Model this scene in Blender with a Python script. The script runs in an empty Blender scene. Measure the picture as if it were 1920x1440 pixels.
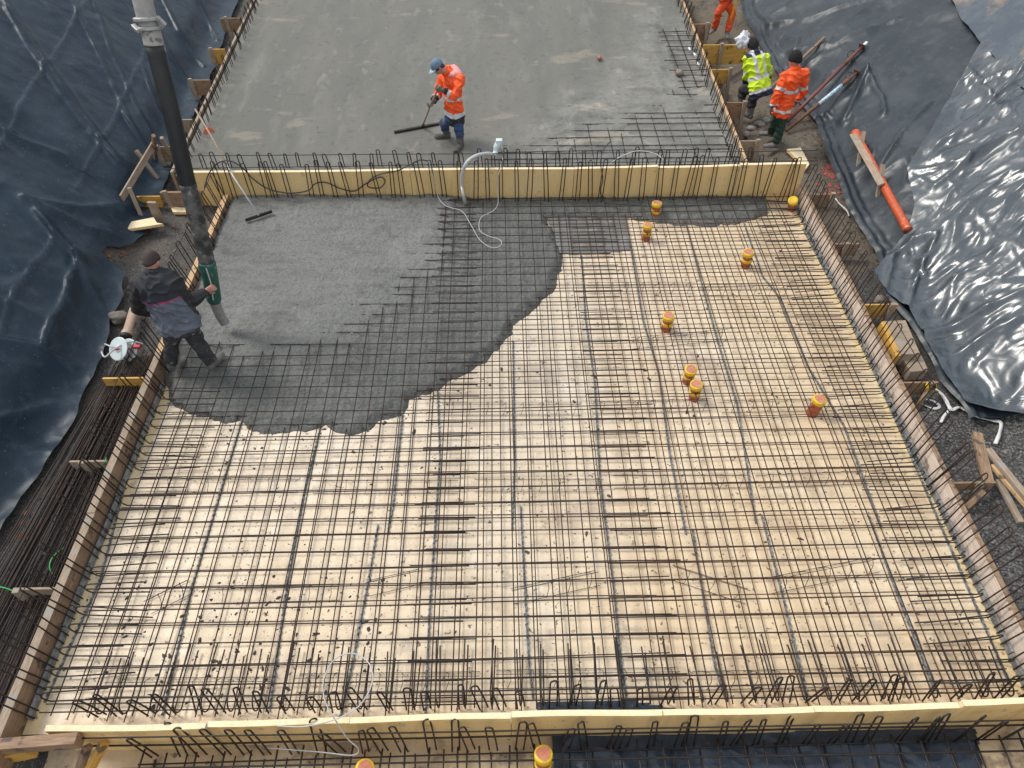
import bpy, math, random
import numpy as np
from mathutils import Vector, Matrix

# ------------------------------------------------------------------ camera, sky, sun, exposure
scene = bpy.context.scene
COL = scene.collection
F, H = 1331.0, 7.3
PITCH, YAW = math.radians(48.94), math.radians(1.06)
cam_data = bpy.data.cameras.new('camera')
cam_data.sensor_width = 36.0
cam_data.lens = F / 1920 * 36.0
cam_data.clip_end = 1000
cam_data.clip_start = 0.05
cam = bpy.data.objects.new('camera', cam_data)
cam.location = (0, 0, H)
cam.rotation_euler = (math.pi / 2 - PITCH, 0, -YAW)
COL.objects.link(cam)
scene.camera = cam

SUN_DIR = Vector((-0.62, 0.30, 0.80)).normalized()      # towards the sun
SUN_EL = math.asin(SUN_DIR.z)
SUN_AZ = math.atan2(SUN_DIR.x, SUN_DIR.y)
world = bpy.data.worlds.new("World")
scene.world = world
world.use_nodes = True
nt = world.node_tree
nt.nodes.clear()
out = nt.nodes.new('ShaderNodeOutputWorld')
bg = nt.nodes.new('ShaderNodeBackground')
sky = nt.nodes.new('ShaderNodeTexSky')
sky.sky_type = 'NISHITA'
sky.sun_disc = False
sky.sun_elevation = SUN_EL
sky.sun_rotation = SUN_AZ
sky.dust_density = 4.0
sky.air_density = 1.0
tc = nt.nodes.new('ShaderNodeTexCoord')
cn = nt.nodes.new('ShaderNodeTexNoise')
cn.inputs['Scale'].default_value = 2.6
cn.inputs['Detail'].default_value = 7
cn.inputs['Roughness'].default_value = 0.6
cr = nt.nodes.new('ShaderNodeValToRGB')
cr.color_ramp.elements[0].position = 0.34
cr.color_ramp.elements[0].color = (4.4, 4.9, 5.6, 1)
cr.color_ramp.elements[1].position = 0.66
cr.color_ramp.elements[1].color = (15.0, 15.2, 15.4, 1)
mixn = nt.nodes.new('ShaderNodeMix')
mixn.data_type = 'RGBA'
mixn.inputs[0].default_value = 0.72
nt.links.new(tc.outputs['Generated'], cn.inputs['Vector'])
nt.links.new(cn.outputs['Fac'], cr.inputs['Fac'])
nt.links.new(sky.outputs['Color'], mixn.inputs[6])
nt.links.new(cr.outputs['Color'], mixn.inputs[7])
nt.links.new(mixn.outputs[2], bg.inputs['Color'])
bg.inputs['Strength'].default_value = 0.105
nt.links.new(bg.outputs['Background'], out.inputs['Surface'])

sun_data = bpy.data.lights.new('sun', 'SUN')
sun_data.energy = 2.3
sun_data.angle = math.radians(18)
sun_data.color = (1.0, 0.95, 0.88)
sun = bpy.data.objects.new('sun', sun_data)
sun.rotation_euler = (-SUN_DIR).to_track_quat('-Z', 'Y').to_euler()
COL.objects.link(sun)

scene.view_settings.view_transform = 'Standard'
scene.view_settings.look = 'None'
scene.view_settings.exposure = 0.15
scene.view_settings.gamma = 1.0

# ------------------------------------------------------------------ picture point -> place
rnd = random.Random(11)
fwd = np.array([math.sin(YAW) * math.cos(PITCH), math.cos(YAW) * math.cos(PITCH), -math.sin(PITCH)])
rgt = np.array([math.cos(YAW), -math.sin(YAW), 0.0])
upv = np.cross(rgt, fwd)
CAM = np.array([0, 0, H])


def ray(px, py):
    return fwd * F + rgt * (px - 960) - upv * (py - 720)


def at(px, py, z=0.0):
    d = ray(px, py)
    return Vector(CAM + d * ((z - H) / d[2]))


def at_y(px, py, y):
    d = ray(px, py)
    return Vector(CAM + d * (y / d[1]))


# ------------------------------------------------------------------ noise in numpy
_perm = np.random.RandomState(3).permutation(256)
_perm = np.concatenate([_perm, _perm, _perm])
_grad = np.random.RandomState(5).uniform(0, 2 * np.pi, 256)
_gx, _gy = np.cos(_grad), np.sin(_grad)


def perlin(x, y):
    x, y = np.broadcast_arrays(np.asarray(x, float), np.asarray(y, float))
    xi, yi = np.floor(x).astype(int), np.floor(y).astype(int)
    xf, yf = x - xi, y - yi
    xi, yi = xi & 255, yi & 255

    def g(ix, iy, dx, dy):
        h = _perm[_perm[ix & 255] + (iy & 255)]
        return _gx[h] * dx + _gy[h] * dy
    u = xf ** 3 * (xf * (xf * 6 - 15) + 10)
    v = yf ** 3 * (yf * (yf * 6 - 15) + 10)
    a = g(xi, yi, xf, yf) * (1 - u) + g(xi + 1, yi, xf - 1, yf) * u
    b = g(xi, yi + 1, xf, yf - 1) * (1 - u) + g(xi + 1, yi + 1, xf - 1, yf - 1) * u
    return (a * (1 - v) + b * v) * 1.5


def fbm(x, y, octaves=4):
    s, a, f = 0.0, 1.0, 1.0
    for k in range(octaves):
        s = s + a * perlin(x * f + 17.3 * k, y * f - 9.1 * k)
        a *= 0.5
        f *= 2.03
    return s


def ridged(x, y):
    return 1 - np.abs(perlin(x, y)) * 1.6


def sstep(a, b, x):
    t = np.clip((x - a) / (b - a), 0, 1)
    return t * t * (3 - 2 * t)


# ------------------------------------------------------------------ materials
MATS = {}


def mat(name, c1, c2=None, rough=0.6, scale=6.0, stretch=(1, 1, 1), bump=0.0, bump_scale=None, bump_dist=0.01, spec=0.5, metal=0.0,
        c3=None, spot_scale=20.0, spot=0.62, spot_w=0.04, lo=0.38, hi=0.62, rough2=None, detail=6, coat=0.0):
    if name in MATS:
        return MATS[name]
    m = bpy.data.materials.new(name)
    m.use_nodes = True
    t = m.node_tree
    b = t.nodes['Principled BSDF']
    b.inputs['Roughness'].default_value = rough
    b.inputs['Metallic'].default_value = metal
    b.inputs['Specular IOR Level'].default_value = spec
    if coat:
        b.inputs['Coat Weight'].default_value = coat
        b.inputs['Coat Roughness'].default_value = 0.2
    co = t.nodes.new('ShaderNodeTexCoord')
    mp = t.nodes.new('ShaderNodeMapping')
    mp.inputs['Scale'].default_value = stretch
    t.links.new(co.outputs['Object'], mp.inputs['Vector'])
    n = t.nodes.new('ShaderNodeTexNoise')
    n.inputs['Scale'].default_value = scale
    n.inputs['Detail'].default_value = detail
    n.inputs['Roughness'].default_value = 0.62
    t.links.new(mp.outputs['Vector'], n.inputs['Vector'])
    if c2 is None:
        c2 = tuple(x * 0.8 for x in c1)
    r = t.nodes.new('ShaderNodeValToRGB')
    r.color_ramp.elements[0].position = lo
    r.color_ramp.elements[0].color = (*c1, 1)
    r.color_ramp.elements[1].position = hi
    r.color_ramp.elements[1].color = (*c2, 1)
    t.links.new(n.outputs['Fac'], r.inputs['Fac'])
    col = r.outputs['Color']
    if c3 is not None:
        n3 = t.nodes.new('ShaderNodeTexNoise')
        n3.inputs['Scale'].default_value = spot_scale
        n3.inputs['Detail'].default_value = 3
        t.links.new(co.outputs['Object'], n3.inputs['Vector'])
        r3 = t.nodes.new('ShaderNodeValToRGB')
        r3.color_ramp.elements[0].position = spot
        r3.color_ramp.elements[0].color = (0, 0, 0, 1)
        r3.color_ramp.elements[1].position = spot + spot_w
        r3.color_ramp.elements[1].color = (1, 1, 1, 1)
        t.links.new(n3.outputs['Fac'], r3.inputs['Fac'])
        mx = t.nodes.new('ShaderNodeMix')
        mx.data_type = 'RGBA'
        t.links.new(r3.outputs['Color'], mx.inputs[0])
        t.links.new(col, mx.inputs[6])
        mx.inputs[7].default_value = (*c3, 1)
        col = mx.outputs[2]
    t.links.new(col, b.inputs['Base Color'])
    if rough2 is not None:
        rr = t.nodes.new('ShaderNodeMapRange')
        rr.inputs[1].default_value = 0.35
        rr.inputs[2].default_value = 0.65
        rr.inputs[3].default_value = rough
        rr.inputs[4].default_value = rough2
        t.links.new(n.outputs['Fac'], rr.inputs[0])
        t.links.new(rr.outputs[0], b.inputs['Roughness'])
    if bump:
        nb = t.nodes.new('ShaderNodeTexNoise')
        nb.inputs['Scale'].default_value = bump_scale or scale * 4
        nb.inputs['Detail'].default_value = 5
        t.links.new(mp.outputs['Vector'], nb.inputs['Vector'])
        bu = t.nodes.new('ShaderNodeBump')
        bu.inputs['Strength'].default_value = bump
        bu.inputs['Distance'].default_value = bump_dist
        t.links.new(nb.outputs['Fac'], bu.inputs['Height'])
        t.links.new(bu.outputs['Normal'], b.inputs['Normal'])
    MATS[name] = m
    return m


def layered(name, base, layers, rough=0.6, bump=0.3, bump_scale=60, bump_dist=0.01, spec=0.5, rough_layer=None):
    """base colour plus a list of (noise scale, stretch, threshold, width, colour, strength, detail) patches."""
    m = bpy.data.materials.new(name)
    m.use_nodes = True
    t = m.node_tree
    b = t.nodes['Principled BSDF']
    b.inputs['Roughness'].default_value = rough
    b.inputs['Specular IOR Level'].default_value = spec
    co = t.nodes.new('ShaderNodeTexCoord')
    rgb = t.nodes.new('ShaderNodeRGB')
    rgb.outputs[0].default_value = (*base, 1)
    col = rgb.outputs[0]
    for i, (sc, st, th, w, c, amt, det) in enumerate(layers):
        mp = t.nodes.new('ShaderNodeMapping')
        mp.inputs['Scale'].default_value = st
        mp.inputs['Location'].default_value = (3.7 * i, 1.9 * i, 0.3 * i)
        t.links.new(co.outputs['Object'], mp.inputs['Vector'])
        n = t.nodes.new('ShaderNodeTexNoise')
        n.inputs['Scale'].default_value = sc
        n.inputs['Detail'].default_value = det
        n.inputs['Roughness'].default_value = 0.6
        t.links.new(mp.outputs['Vector'], n.inputs['Vector'])
        r = t.nodes.new('ShaderNodeMapRange')
        r.interpolation_type = 'SMOOTHSTEP'
        r.inputs[1].default_value = th
        r.inputs[2].default_value = th + w
        r.inputs[3].default_value = 0
        r.inputs[4].default_value = amt
        t.links.new(n.outputs['Fac'], r.inputs[0])
        mx = t.nodes.new('ShaderNodeMix')
        mx.data_type = 'RGBA'
        t.links.new(r.outputs[0], mx.inputs[0])
        t.links.new(col, mx.inputs[6])
        mx.inputs[7].default_value = (*c, 1)
        col = mx.outputs[2]
        if rough_layer is not None and i == rough_layer[0]:
            rr = t.nodes.new('ShaderNodeMapRange')
            rr.inputs[1].default_value = 0
            rr.inputs[2].default_value = amt
            rr.inputs[3].default_value = rough
            rr.inputs[4].default_value = rough_layer[1]
            t.links.new(r.outputs[0], rr.inputs[0])
            t.links.new(rr.outputs[0], b.inputs['Roughness'])
    t.links.new(col, b.inputs['Base Color'])
    if bump:
        nb = t.nodes.new('ShaderNodeTexNoise')
        nb.inputs['Scale'].default_value = bump_scale
        nb.inputs['Detail'].default_value = 6
        nb.inputs['Roughness'].default_value = 0.65
        t.links.new(co.outputs['Object'], nb.inputs['Vector'])
        bu = t.nodes.new('ShaderNodeBump')
        bu.inputs['Strength'].default_value = bump
        bu.inputs['Distance'].default_value = bump_dist
        t.links.new(nb.outputs['Fac'], bu.inputs['Height'])
        t.links.new(bu.outputs['Normal'], b.inputs['Normal'])
    MATS[name] = m
    return m


def tint_by(m, attr, colour):
    """a wetter or rougher zone of the same concrete, stored on the mesh"""
    t = m.node_tree
    b = t.nodes['Principled BSDF']
    src = b.inputs['Base Color'].links[0].from_socket
    n = t.nodes.new('ShaderNodeAttribute')
    n.attribute_name = attr
    x = t.nodes.new('ShaderNodeMix')
    x.data_type = 'RGBA'
    x.blend_type = 'MULTIPLY'
    x.inputs[7].default_value = (*colour, 1)
    t.links.new(n.outputs['Fac'], x.inputs[0])
    t.links.new(src, x.inputs[6])
    t.links.new(x.outputs[2], b.inputs['Base Color'])



M_STEEL = mat('rusty_steel', (0.026, 0.018, 0.016), (0.055, 0.034, 0.026), rough=0.65, scale=9, metal=0.0, spec=0.3)
M_RUST = mat('red_rust_steel', (0.075, 0.043, 0.028), (0.17, 0.085, 0.045), rough=0.75, scale=14, spec=0.3)
M_DARKSTEEL = mat('dark_steel', (0.018, 0.015, 0.015), (0.042, 0.030, 0.025), rough=0.55, scale=9, spec=0.4)
M_HOOK = mat('rusting_hook_steel', (0.028, 0.019, 0.016), (0.095, 0.05, 0.03), rough=0.7, scale=6, spec=0.3, lo=0.5, hi=0.75)
M_SPACER = mat('spacer_grey', (0.26, 0.29, 0.31), (0.085, 0.095, 0.108), rough=0.6, scale=22, lo=0.42, hi=0.58)
M_INS = layered('insulation_cream', (0.75, 0.63, 0.475), [
    (0.45, (1, 1, 1), 0.42, 0.24, (0.81, 0.72, 0.585), 0.9, 3),
    (7, (1, 1, 1), 0.50, 0.22, (0.62, 0.51, 0.38), 0.45, 5),
    (1.3, (1, 1, 1), 0.53, 0.16, (0.52, 0.42, 0.32), 0.75, 7),
    (2.6, (3.2, 1, 1), 0.53, 0.2, (0.85, 0.78, 0.68), 0.6, 4),
    (3.4, (1, 1, 1), 0.57, 0.10, (0.40, 0.35, 0.30), 0.5, 8),
    (8, (1, 1, 1), 0.63, 0.05, (0.33, 0.23, 0.14), 0.7, 6),
    (17, (1, 1, 1), 0.64, 0.03, (0.06, 0.05, 0.045), 0.85, 4),
    (34, (1, 1, 1), 0.675, 0.02, (0.07, 0.06, 0.055), 0.85, 3),
], rough=0.42, bump=0.35, bump_scale=4, bump_dist=0.04, spec=0.45)
tint_by(M_INS, 'wet', (0.97, 0.90, 0.78))
M_INS_EDGE = layered('insulation_yellow', (0.74, 0.57, 0.31), [
    (0.9, (1, 1, 1), 0.45, 0.2, (0.80, 0.66, 0.43), 0.8, 4),
    (5, (1, 1, 1), 0.55, 0.1, (0.40, 0.31, 0.2), 0.6, 6),
    (14, (1, 1, 1), 0.64, 0.04, (0.14, 0.10, 0.07), 0.7, 4),
], rough=0.55, bump=0.1, bump_scale=14)
M_PANEL = layered('insulation_panel', (0.86, 0.59, 0.25), [
    (0.8, (1, 1, 1), 0.40, 0.3, (0.88, 0.65, 0.32), 0.8, 3),
    (1.6, (3, 1, 0.5), 0.55, 0.12, (0.62, 0.43, 0.20), 0.5, 5),
    (2.2, (1, 1, 0.6), 0.60, 0.12, (0.42, 0.31, 0.18), 0.5, 6),
    (24, (1, 1, 1), 0.66, 0.03, (0.20, 0.15, 0.10), 0.7, 3),
    (4, (1, 1, 1), 0.63, 0.05, (0.32, 0.30, 0.27), 0.55, 8),
], rough=0.6, bump=0.15, bump_scale=20)

M_PANEL_EDGE = mat('panel_cut_edge', (0.84, 0.72, 0.48), (0.76, 0.62, 0.38), rough=0.8, scale=30, bump=0.2)
M_INS_DIRTY = layered('insulation_muddy', (0.52, 0.38, 0.22), [
    (1.2, (1, 1, 1), 0.42, 0.2, (0.62, 0.49, 0.32), 0.8, 5),
    (3.2, (1, 1, 1), 0.52, 0.12, (0.17, 0.13, 0.10), 0.7, 6),
    (12, (1, 1, 1), 0.62, 0.05, (0.08, 0.065, 0.055), 0.8, 4),
], rough=0.5, bump=0.25, bump_scale=8, bump_dist=0.02)
M_CONC_NEW = layered('poured_concrete', (0.190, 0.196, 0.184), [
    (1.1, (1, 1, 1), 0.46, 0.2, (0.225, 0.230, 0.218), 0.9, 4),
    (2.6, (0.5, 1.2, 1), 0.50, 0.16, (0.145, 0.149, 0.142), 0.6, 6),
    (26, (1, 1, 1), 0.50, 0.14, (0.085, 0.088, 0.085), 0.55, 6),
    (5, (0.6, 1.3, 1), 0.52, 0.14, (0.095, 0.098, 0.094), 0.5, 9),
    (60, (1, 1, 1), 0.54, 0.08, (0.062, 0.064, 0.063), 0.55, 4),
    (55, (1, 1, 1), 0.58, 0.10, (0.29, 0.29, 0.28), 0.45, 3),
], rough=0.55, bump=1.0, bump_scale=26, bump_dist=0.03, spec=0.4)

tint_by(M_CONC_NEW, 'wet', (0.79, 0.795, 0.785))
M_CONC_OLD = layered('screeded_concrete', (0.205, 0.203, 0.182), [
    (0.8, (1.2, 0.35, 1), 0.42, 0.22, (0.165, 0.167, 0.153), 0.9, 5),
    (1.3, (2.2, 0.5, 1), 0.52, 0.16, (0.25, 0.25, 0.232), 0.7, 6),
    (0.9, (0.6, 1.5, 1), 0.60, 0.06, (0.44, 0.39, 0.30), 0.38, 9),
    (3.0, (1.2, 0.5, 1), 0.61, 0.06, (0.38, 0.36, 0.31), 0.35, 9),
    (7, (1, 1, 1), 0.56, 0.10, (0.11, 0.112, 0.105), 0.5, 8),
], rough=0.55, bump=0.5, bump_scale=24, bump_dist=0.012, spec=0.35)
tint_by(M_CONC_OLD, 'wet', (0.72, 0.715, 0.69))
M_GROUND = layered('pit_earth', (0.085, 0.082, 0.078), [
    (1.0, (1, 1, 1), 0.48, 0.15, (0.15, 0.125, 0.095), 0.55, 5),
    (50, (1, 1, 1), 0.54, 0.1, (0.24, 0.235, 0.225), 0.75, 3),
    (22, (1, 1, 1), 0.58, 0.08, (0.028, 0.027, 0.026), 0.8, 4),
], rough=0.9, bump=1.0, bump_scale=45, bump_dist=0.03, spec=0.2)
M_SAND = layered('wet_sand', (0.150, 0.125, 0.095), [
    (1.4, (1, 1, 1), 0.46, 0.15, (0.105, 0.093, 0.078), 0.85, 6),
    (8, (1, 1, 1), 0.56, 0.08, (0.05, 0.045, 0.038), 0.75, 6),
    (5, (1, 1, 1), 0.60, 0.06, (0.26, 0.22, 0.165), 0.6, 6),
], rough=0.85, bump=1.0, bump_scale=12, bump_dist=0.07, spec=0.3)
M_GRAVEL = layered('grey_gravel', (0.085, 0.085, 0.083), [
    (1.2, (1, 1, 1), 0.48, 0.2, (0.055, 0.053, 0.05), 0.8, 5),
    (32, (1, 1, 1), 0.51, 0.1, (0.21, 0.208, 0.20), 0.85, 2),
    (26, (1, 1, 1), 0.56, 0.06, (0.025, 0.025, 0.024), 0.9, 3),
], rough=0.9, bump=1.0, bump_scale=34, bump_dist=0.03, spec=0.2)
M_WOOD = mat('old_plank', (0.20, 0.125, 0.075), (0.34, 0.225, 0.14), rough=0.75, scale=5, stretch=(1.2, 14, 14), bump=0.3, bump_scale=9,
             c3=(0.09, 0.07, 0.055), spot_scale=9, spot=0.6, spot_w=0.08)
M_WOOD_GREY = mat('weathered_plank', (0.25, 0.19, 0.135), (0.38, 0.30, 0.22), rough=0.8, scale=5, stretch=(1.2, 14, 14), bump=0.3, bump_scale=9,
                  c3=(0.30, 0.28, 0.25), spot_scale=6, spot=0.55, spot_w=0.1)
M_WOOD_FRESH = mat('fresh_timber', (0.48, 0.30, 0.15), (0.60, 0.42, 0.24), rough=0.7, scale=5, stretch=(1.2, 14, 14), bump=0.2, bump_scale=9,
                   c3=(0.20, 0.14, 0.09), spot_scale=8, spot=0.62, spot_w=0.06)
M_PLY_YELLOW = mat('yellow_shuttering', (0.50, 0.27, 0.05), (0.62, 0.37, 0.09), rough=0.5, scale=6, stretch=(1, 5, 5), bump=0.1,
                   c3=(0.16, 0.10, 0.05), spot_scale=7, spot=0.58, spot_w=0.08)
M_PLY_WHITE = mat('pale_plywood', (0.60, 0.48, 0.40), (0.72, 0.63, 0.55), rough=0.6, scale=5, stretch=(0.8, 6, 6), bump=0.1,
                  c3=(0.33, 0.22, 0.15), spot_scale=6, spot=0.6, spot_w=0.1)
M_ORANGE = mat('orange_plastic', (0.42, 0.085, 0.03), (0.36, 0.075, 0.03), rough=0.45, scale=8, c3=(0.20, 0.08, 0.05), spot_scale=18, spot=0.6)
M_ORANGE_BRIGHT = mat('bright_orange_plastic', (0.55, 0.10, 0.03), (0.44, 0.08, 0.028), rough=0.35, scale=5, c3=(0.55, 0.30, 0.2), spot_scale=14, spot=0.64)
M_CAPDISC = mat('salmon_cap', (0.52, 0.20, 0.12), (0.42, 0.15, 0.09), rough=0.65, scale=14, c3=(0.36, 0.30, 0.25), spot_scale=16, spot=0.6)
M_YELLOW = mat('yellow_tape', (0.80, 0.55, 0.01), (0.66, 0.40, 0.01), rough=0.5, scale=14, c3=(0.40, 0.30, 0.14), spot_scale=22, spot=0.6)
M_RUBBER = mat('black_rubber', (0.012, 0.013, 0.014), (0.022, 0.023, 0.024), rough=0.5, scale=6, spec=0.4)
M_RUBBER_DUSTY = mat('dusty_rubber', (0.026, 0.027, 0.027), (0.13, 0.13, 0.12), rough=0.7, scale=8, bump=0.3, lo=0.42, hi=0.66, c3=(0.2, 0.195, 0.18), spot_scale=13, spot=0.64)
M_PIPE_GREY = mat('cement_coated_steel', (0.26, 0.255, 0.24), (0.40, 0.39, 0.365), rough=0.7, scale=5, bump=0.25, c3=(0.15, 0.145, 0.135), spot_scale=8)
M_CLAMP = mat('galvanised_clamp', (0.30, 0.30, 0.29), (0.42, 0.42, 0.40), rough=0.5, metal=0.5, scale=12)
M_GREEN_SLEEVE = mat('green_sleeve', (0.012, 0.075, 0.055), (0.03, 0.11, 0.085), rough=0.5, scale=9, c3=(0.15, 0.17, 0.15), spot_scale=15)
M_CEMENT = mat('cement_crust', (0.21, 0.205, 0.19), (0.29, 0.28, 0.26), rough=0.9, scale=14, bump=0.8, bump_scale=30)
M_WHITE = mat('white_plastic', (0.62, 0.70, 0.72), (0.54, 0.62, 0.65), rough=0.4, scale=7)
M_GREYCORD = mat('pale_cord', (0.42, 0.43, 0.43), (0.50, 0.51, 0.51), rough=0.5, scale=12)
M_DARKCORD = mat('dark_cord', (0.03, 0.032, 0.035), (0.045, 0.047, 0.05), rough=0.5, scale=12)
M_RED = mat('red_plastic', (0.52, 0.03, 0.04), rough=0.4)
M_GREENWIRE = mat('green_wire', (0.03, 0.36, 0.09), rough=0.4)
M_STRAP = mat('white_strap', (0.58, 0.58, 0.57), (0.70, 0.70, 0.69), rough=0.7, scale=20)
M_STRAPINK = mat('black_print', (0.02, 0.024, 0.032), rough=0.6)
M_PROP_RED = mat('red_prop_paint', (0.20, 0.045, 0.04), (0.13, 0.05, 0.04), rough=0.5, scale=9, c3=(0.09, 0.06, 0.05), spot_scale=20)
M_PROP_BLUE = mat('chipped_blue_paint', (0.20, 0.42, 0.60), (0.62, 0.66, 0.68), rough=0.5, scale=20, lo=0.45, hi=0.55)
M_PROP_RUST = mat('rusty_prop', (0.10, 0.045, 0.028), (0.17, 0.075, 0.045), rough=0.7, scale=14)
M_SPRAY = mat('red_spray_paint', (0.40, 0.06, 0.055), (0.27, 0.06, 0.05), rough=0.7, scale=20)
M_BAG = mat('white_film', (0.62, 0.64, 0.68), (0.74, 0.76, 0.79), rough=0.35, scale=9)
M_BEIGE = mat('beige_pipe', (0.48, 0.36, 0.27), (0.42, 0.31, 0.24), rough=0.5, scale=5)
M_LEAF = mat('brown_leaf', (0.30, 0.09, 0.03), (0.22, 0.07, 0.03), rough=0.7)
M_STONE = mat('stone', (0.22, 0.19, 0.155), (0.13, 0.115, 0.095), rough=0.9, scale=7, bump=0.7, bump_scale=14, bump_dist=0.03)
M_GALV = mat('galvanised_strip', (0.15, 0.17, 0.19), (0.33, 0.34, 0.35), rough=0.5, metal=0.3, scale=16)


def sheet_mat(name, base, dust, rough, dust_amt, dust_th, spec=0.5, sand=None, crease=((1.1, 0.16, 0.5), (2.7, 0.08, 0.5), (6.5, 0.03, 0.4))):
    ls = [(1.3, (1, 1, 1), dust_th, 0.25, dust, dust_amt, 6),
          (5, (1, 1, 1), dust_th + 0.06, 0.2, dust, dust_amt * 0.8, 5),
          (40, (1, 1, 1), 0.70, 0.02, (0.30, 0.29, 0.27), 0.5, 2)]
    if sand:
        ls.append((0.9, (1, 1, 1), 0.50, 0.12, sand, 0.6, 7))
    m = layered(name, base, ls, rough=rough, bump=0, spec=spec, rough_layer=(0, rough + 0.12))
    # crisp creases: the fold lines of a noise field, coarse and fine
    t = m.node_tree
    b = t.nodes['Principled BSDF']
    co = [n for n in t.nodes if n.type == 'TEX_COORD'][0]
    prev = None
    for sc, dist, st in crease:
        n = t.nodes.new('ShaderNodeTexNoise')
        n.inputs['Scale'].default_value = sc
        n.inputs['Detail'].default_value = 1.5
        n.inputs['Distortion'].default_value = 0.6
        t.links.new(co.outputs['Object'], n.inputs['Vector'])
        sub = t.nodes.new('ShaderNodeMath')
        sub.operation = 'SUBTRACT'
        sub.inputs[1].default_value = 0.5
        ab = t.nodes.new('ShaderNodeMath')
        ab.operation = 'ABSOLUTE'
        t.links.new(n.outputs['Fac'], sub.inputs[0])
        t.links.new(sub.outputs[0], ab.inputs[0])
        bu = t.nodes.new('ShaderNodeBump')
        bu.inputs['Strength'].default_value = st
        bu.inputs['Distance'].default_value = dist
        bu.invert = True
        t.links.new(ab.outputs[0], bu.inputs['Height'])
        if prev is not None:
            t.links.new(prev, bu.inputs['Normal'])
        prev = bu.outputs['Normal']
    t.links.new(prev, b.inputs['Normal'])
    return m


M_SHEET_L = sheet_mat('blue_black_film', (0.011, 0.026, 0.043), (0.036, 0.060, 0.085), 0.42, 0.75, 0.47, spec=0.30, crease=((0.9, 0.16, 0.32), (2.4, 0.06, 0.26), (6.5, 0.02, 0.2)))
M_SHEET_A = sheet_mat('slate_film', (0.020, 0.029, 0.037), (0.044, 0.056, 0.066), 0.38, 0.8, 0.46, spec=0.40, crease=((0.8, 0.16, 0.35), (2.2, 0.06, 0.3), (6.0, 0.02, 0.25)))
M_SHEET_B = sheet_mat('glossy_black_film', (0.042, 0.056, 0.067), (0.085, 0.10, 0.112), 0.27, 0.7, 0.48, spec=1.0, crease=((1.2, 0.14, 0.28), (3.2, 0.06, 0.22), (8.0, 0.02, 0.12)))
M_SHEET_C = sheet_mat('dusty_film', (0.065, 0.085, 0.11), (0.115, 0.135, 0.155), 0.62, 0.8, 0.45, spec=0.3, sand=(0.34, 0.26, 0.17))
M_SHEET_N = sheet_mat('navy_film', (0.018, 0.030, 0.05), (0.04, 0.06, 0.085), 0.38, 0.6, 0.5, spec=0.5)
M_SLURRY = sheet_mat('slurry_film', (0.19, 0.19, 0.18), (0.36, 0.36, 0.35), 0.3, 0.8, 0.5)


# ------------------------------------------------------------------ object helpers
def tag(o, label=None, cat=None, group=None, kind=None):
    if label:
        o['label'] = label
    if cat:
        o['category'] = cat
    if group:
        o['group'] = group
    if kind:
        o['kind'] = kind
    return o


def thing(name, label, cat, loc=(0, 0, 0), group=None):
    o = bpy.data.objects.new(name, None)
    o.empty_display_size = 0.1
    o.location = loc
    COL.objects.link(o)
    return tag(o, label, cat, group)


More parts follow.
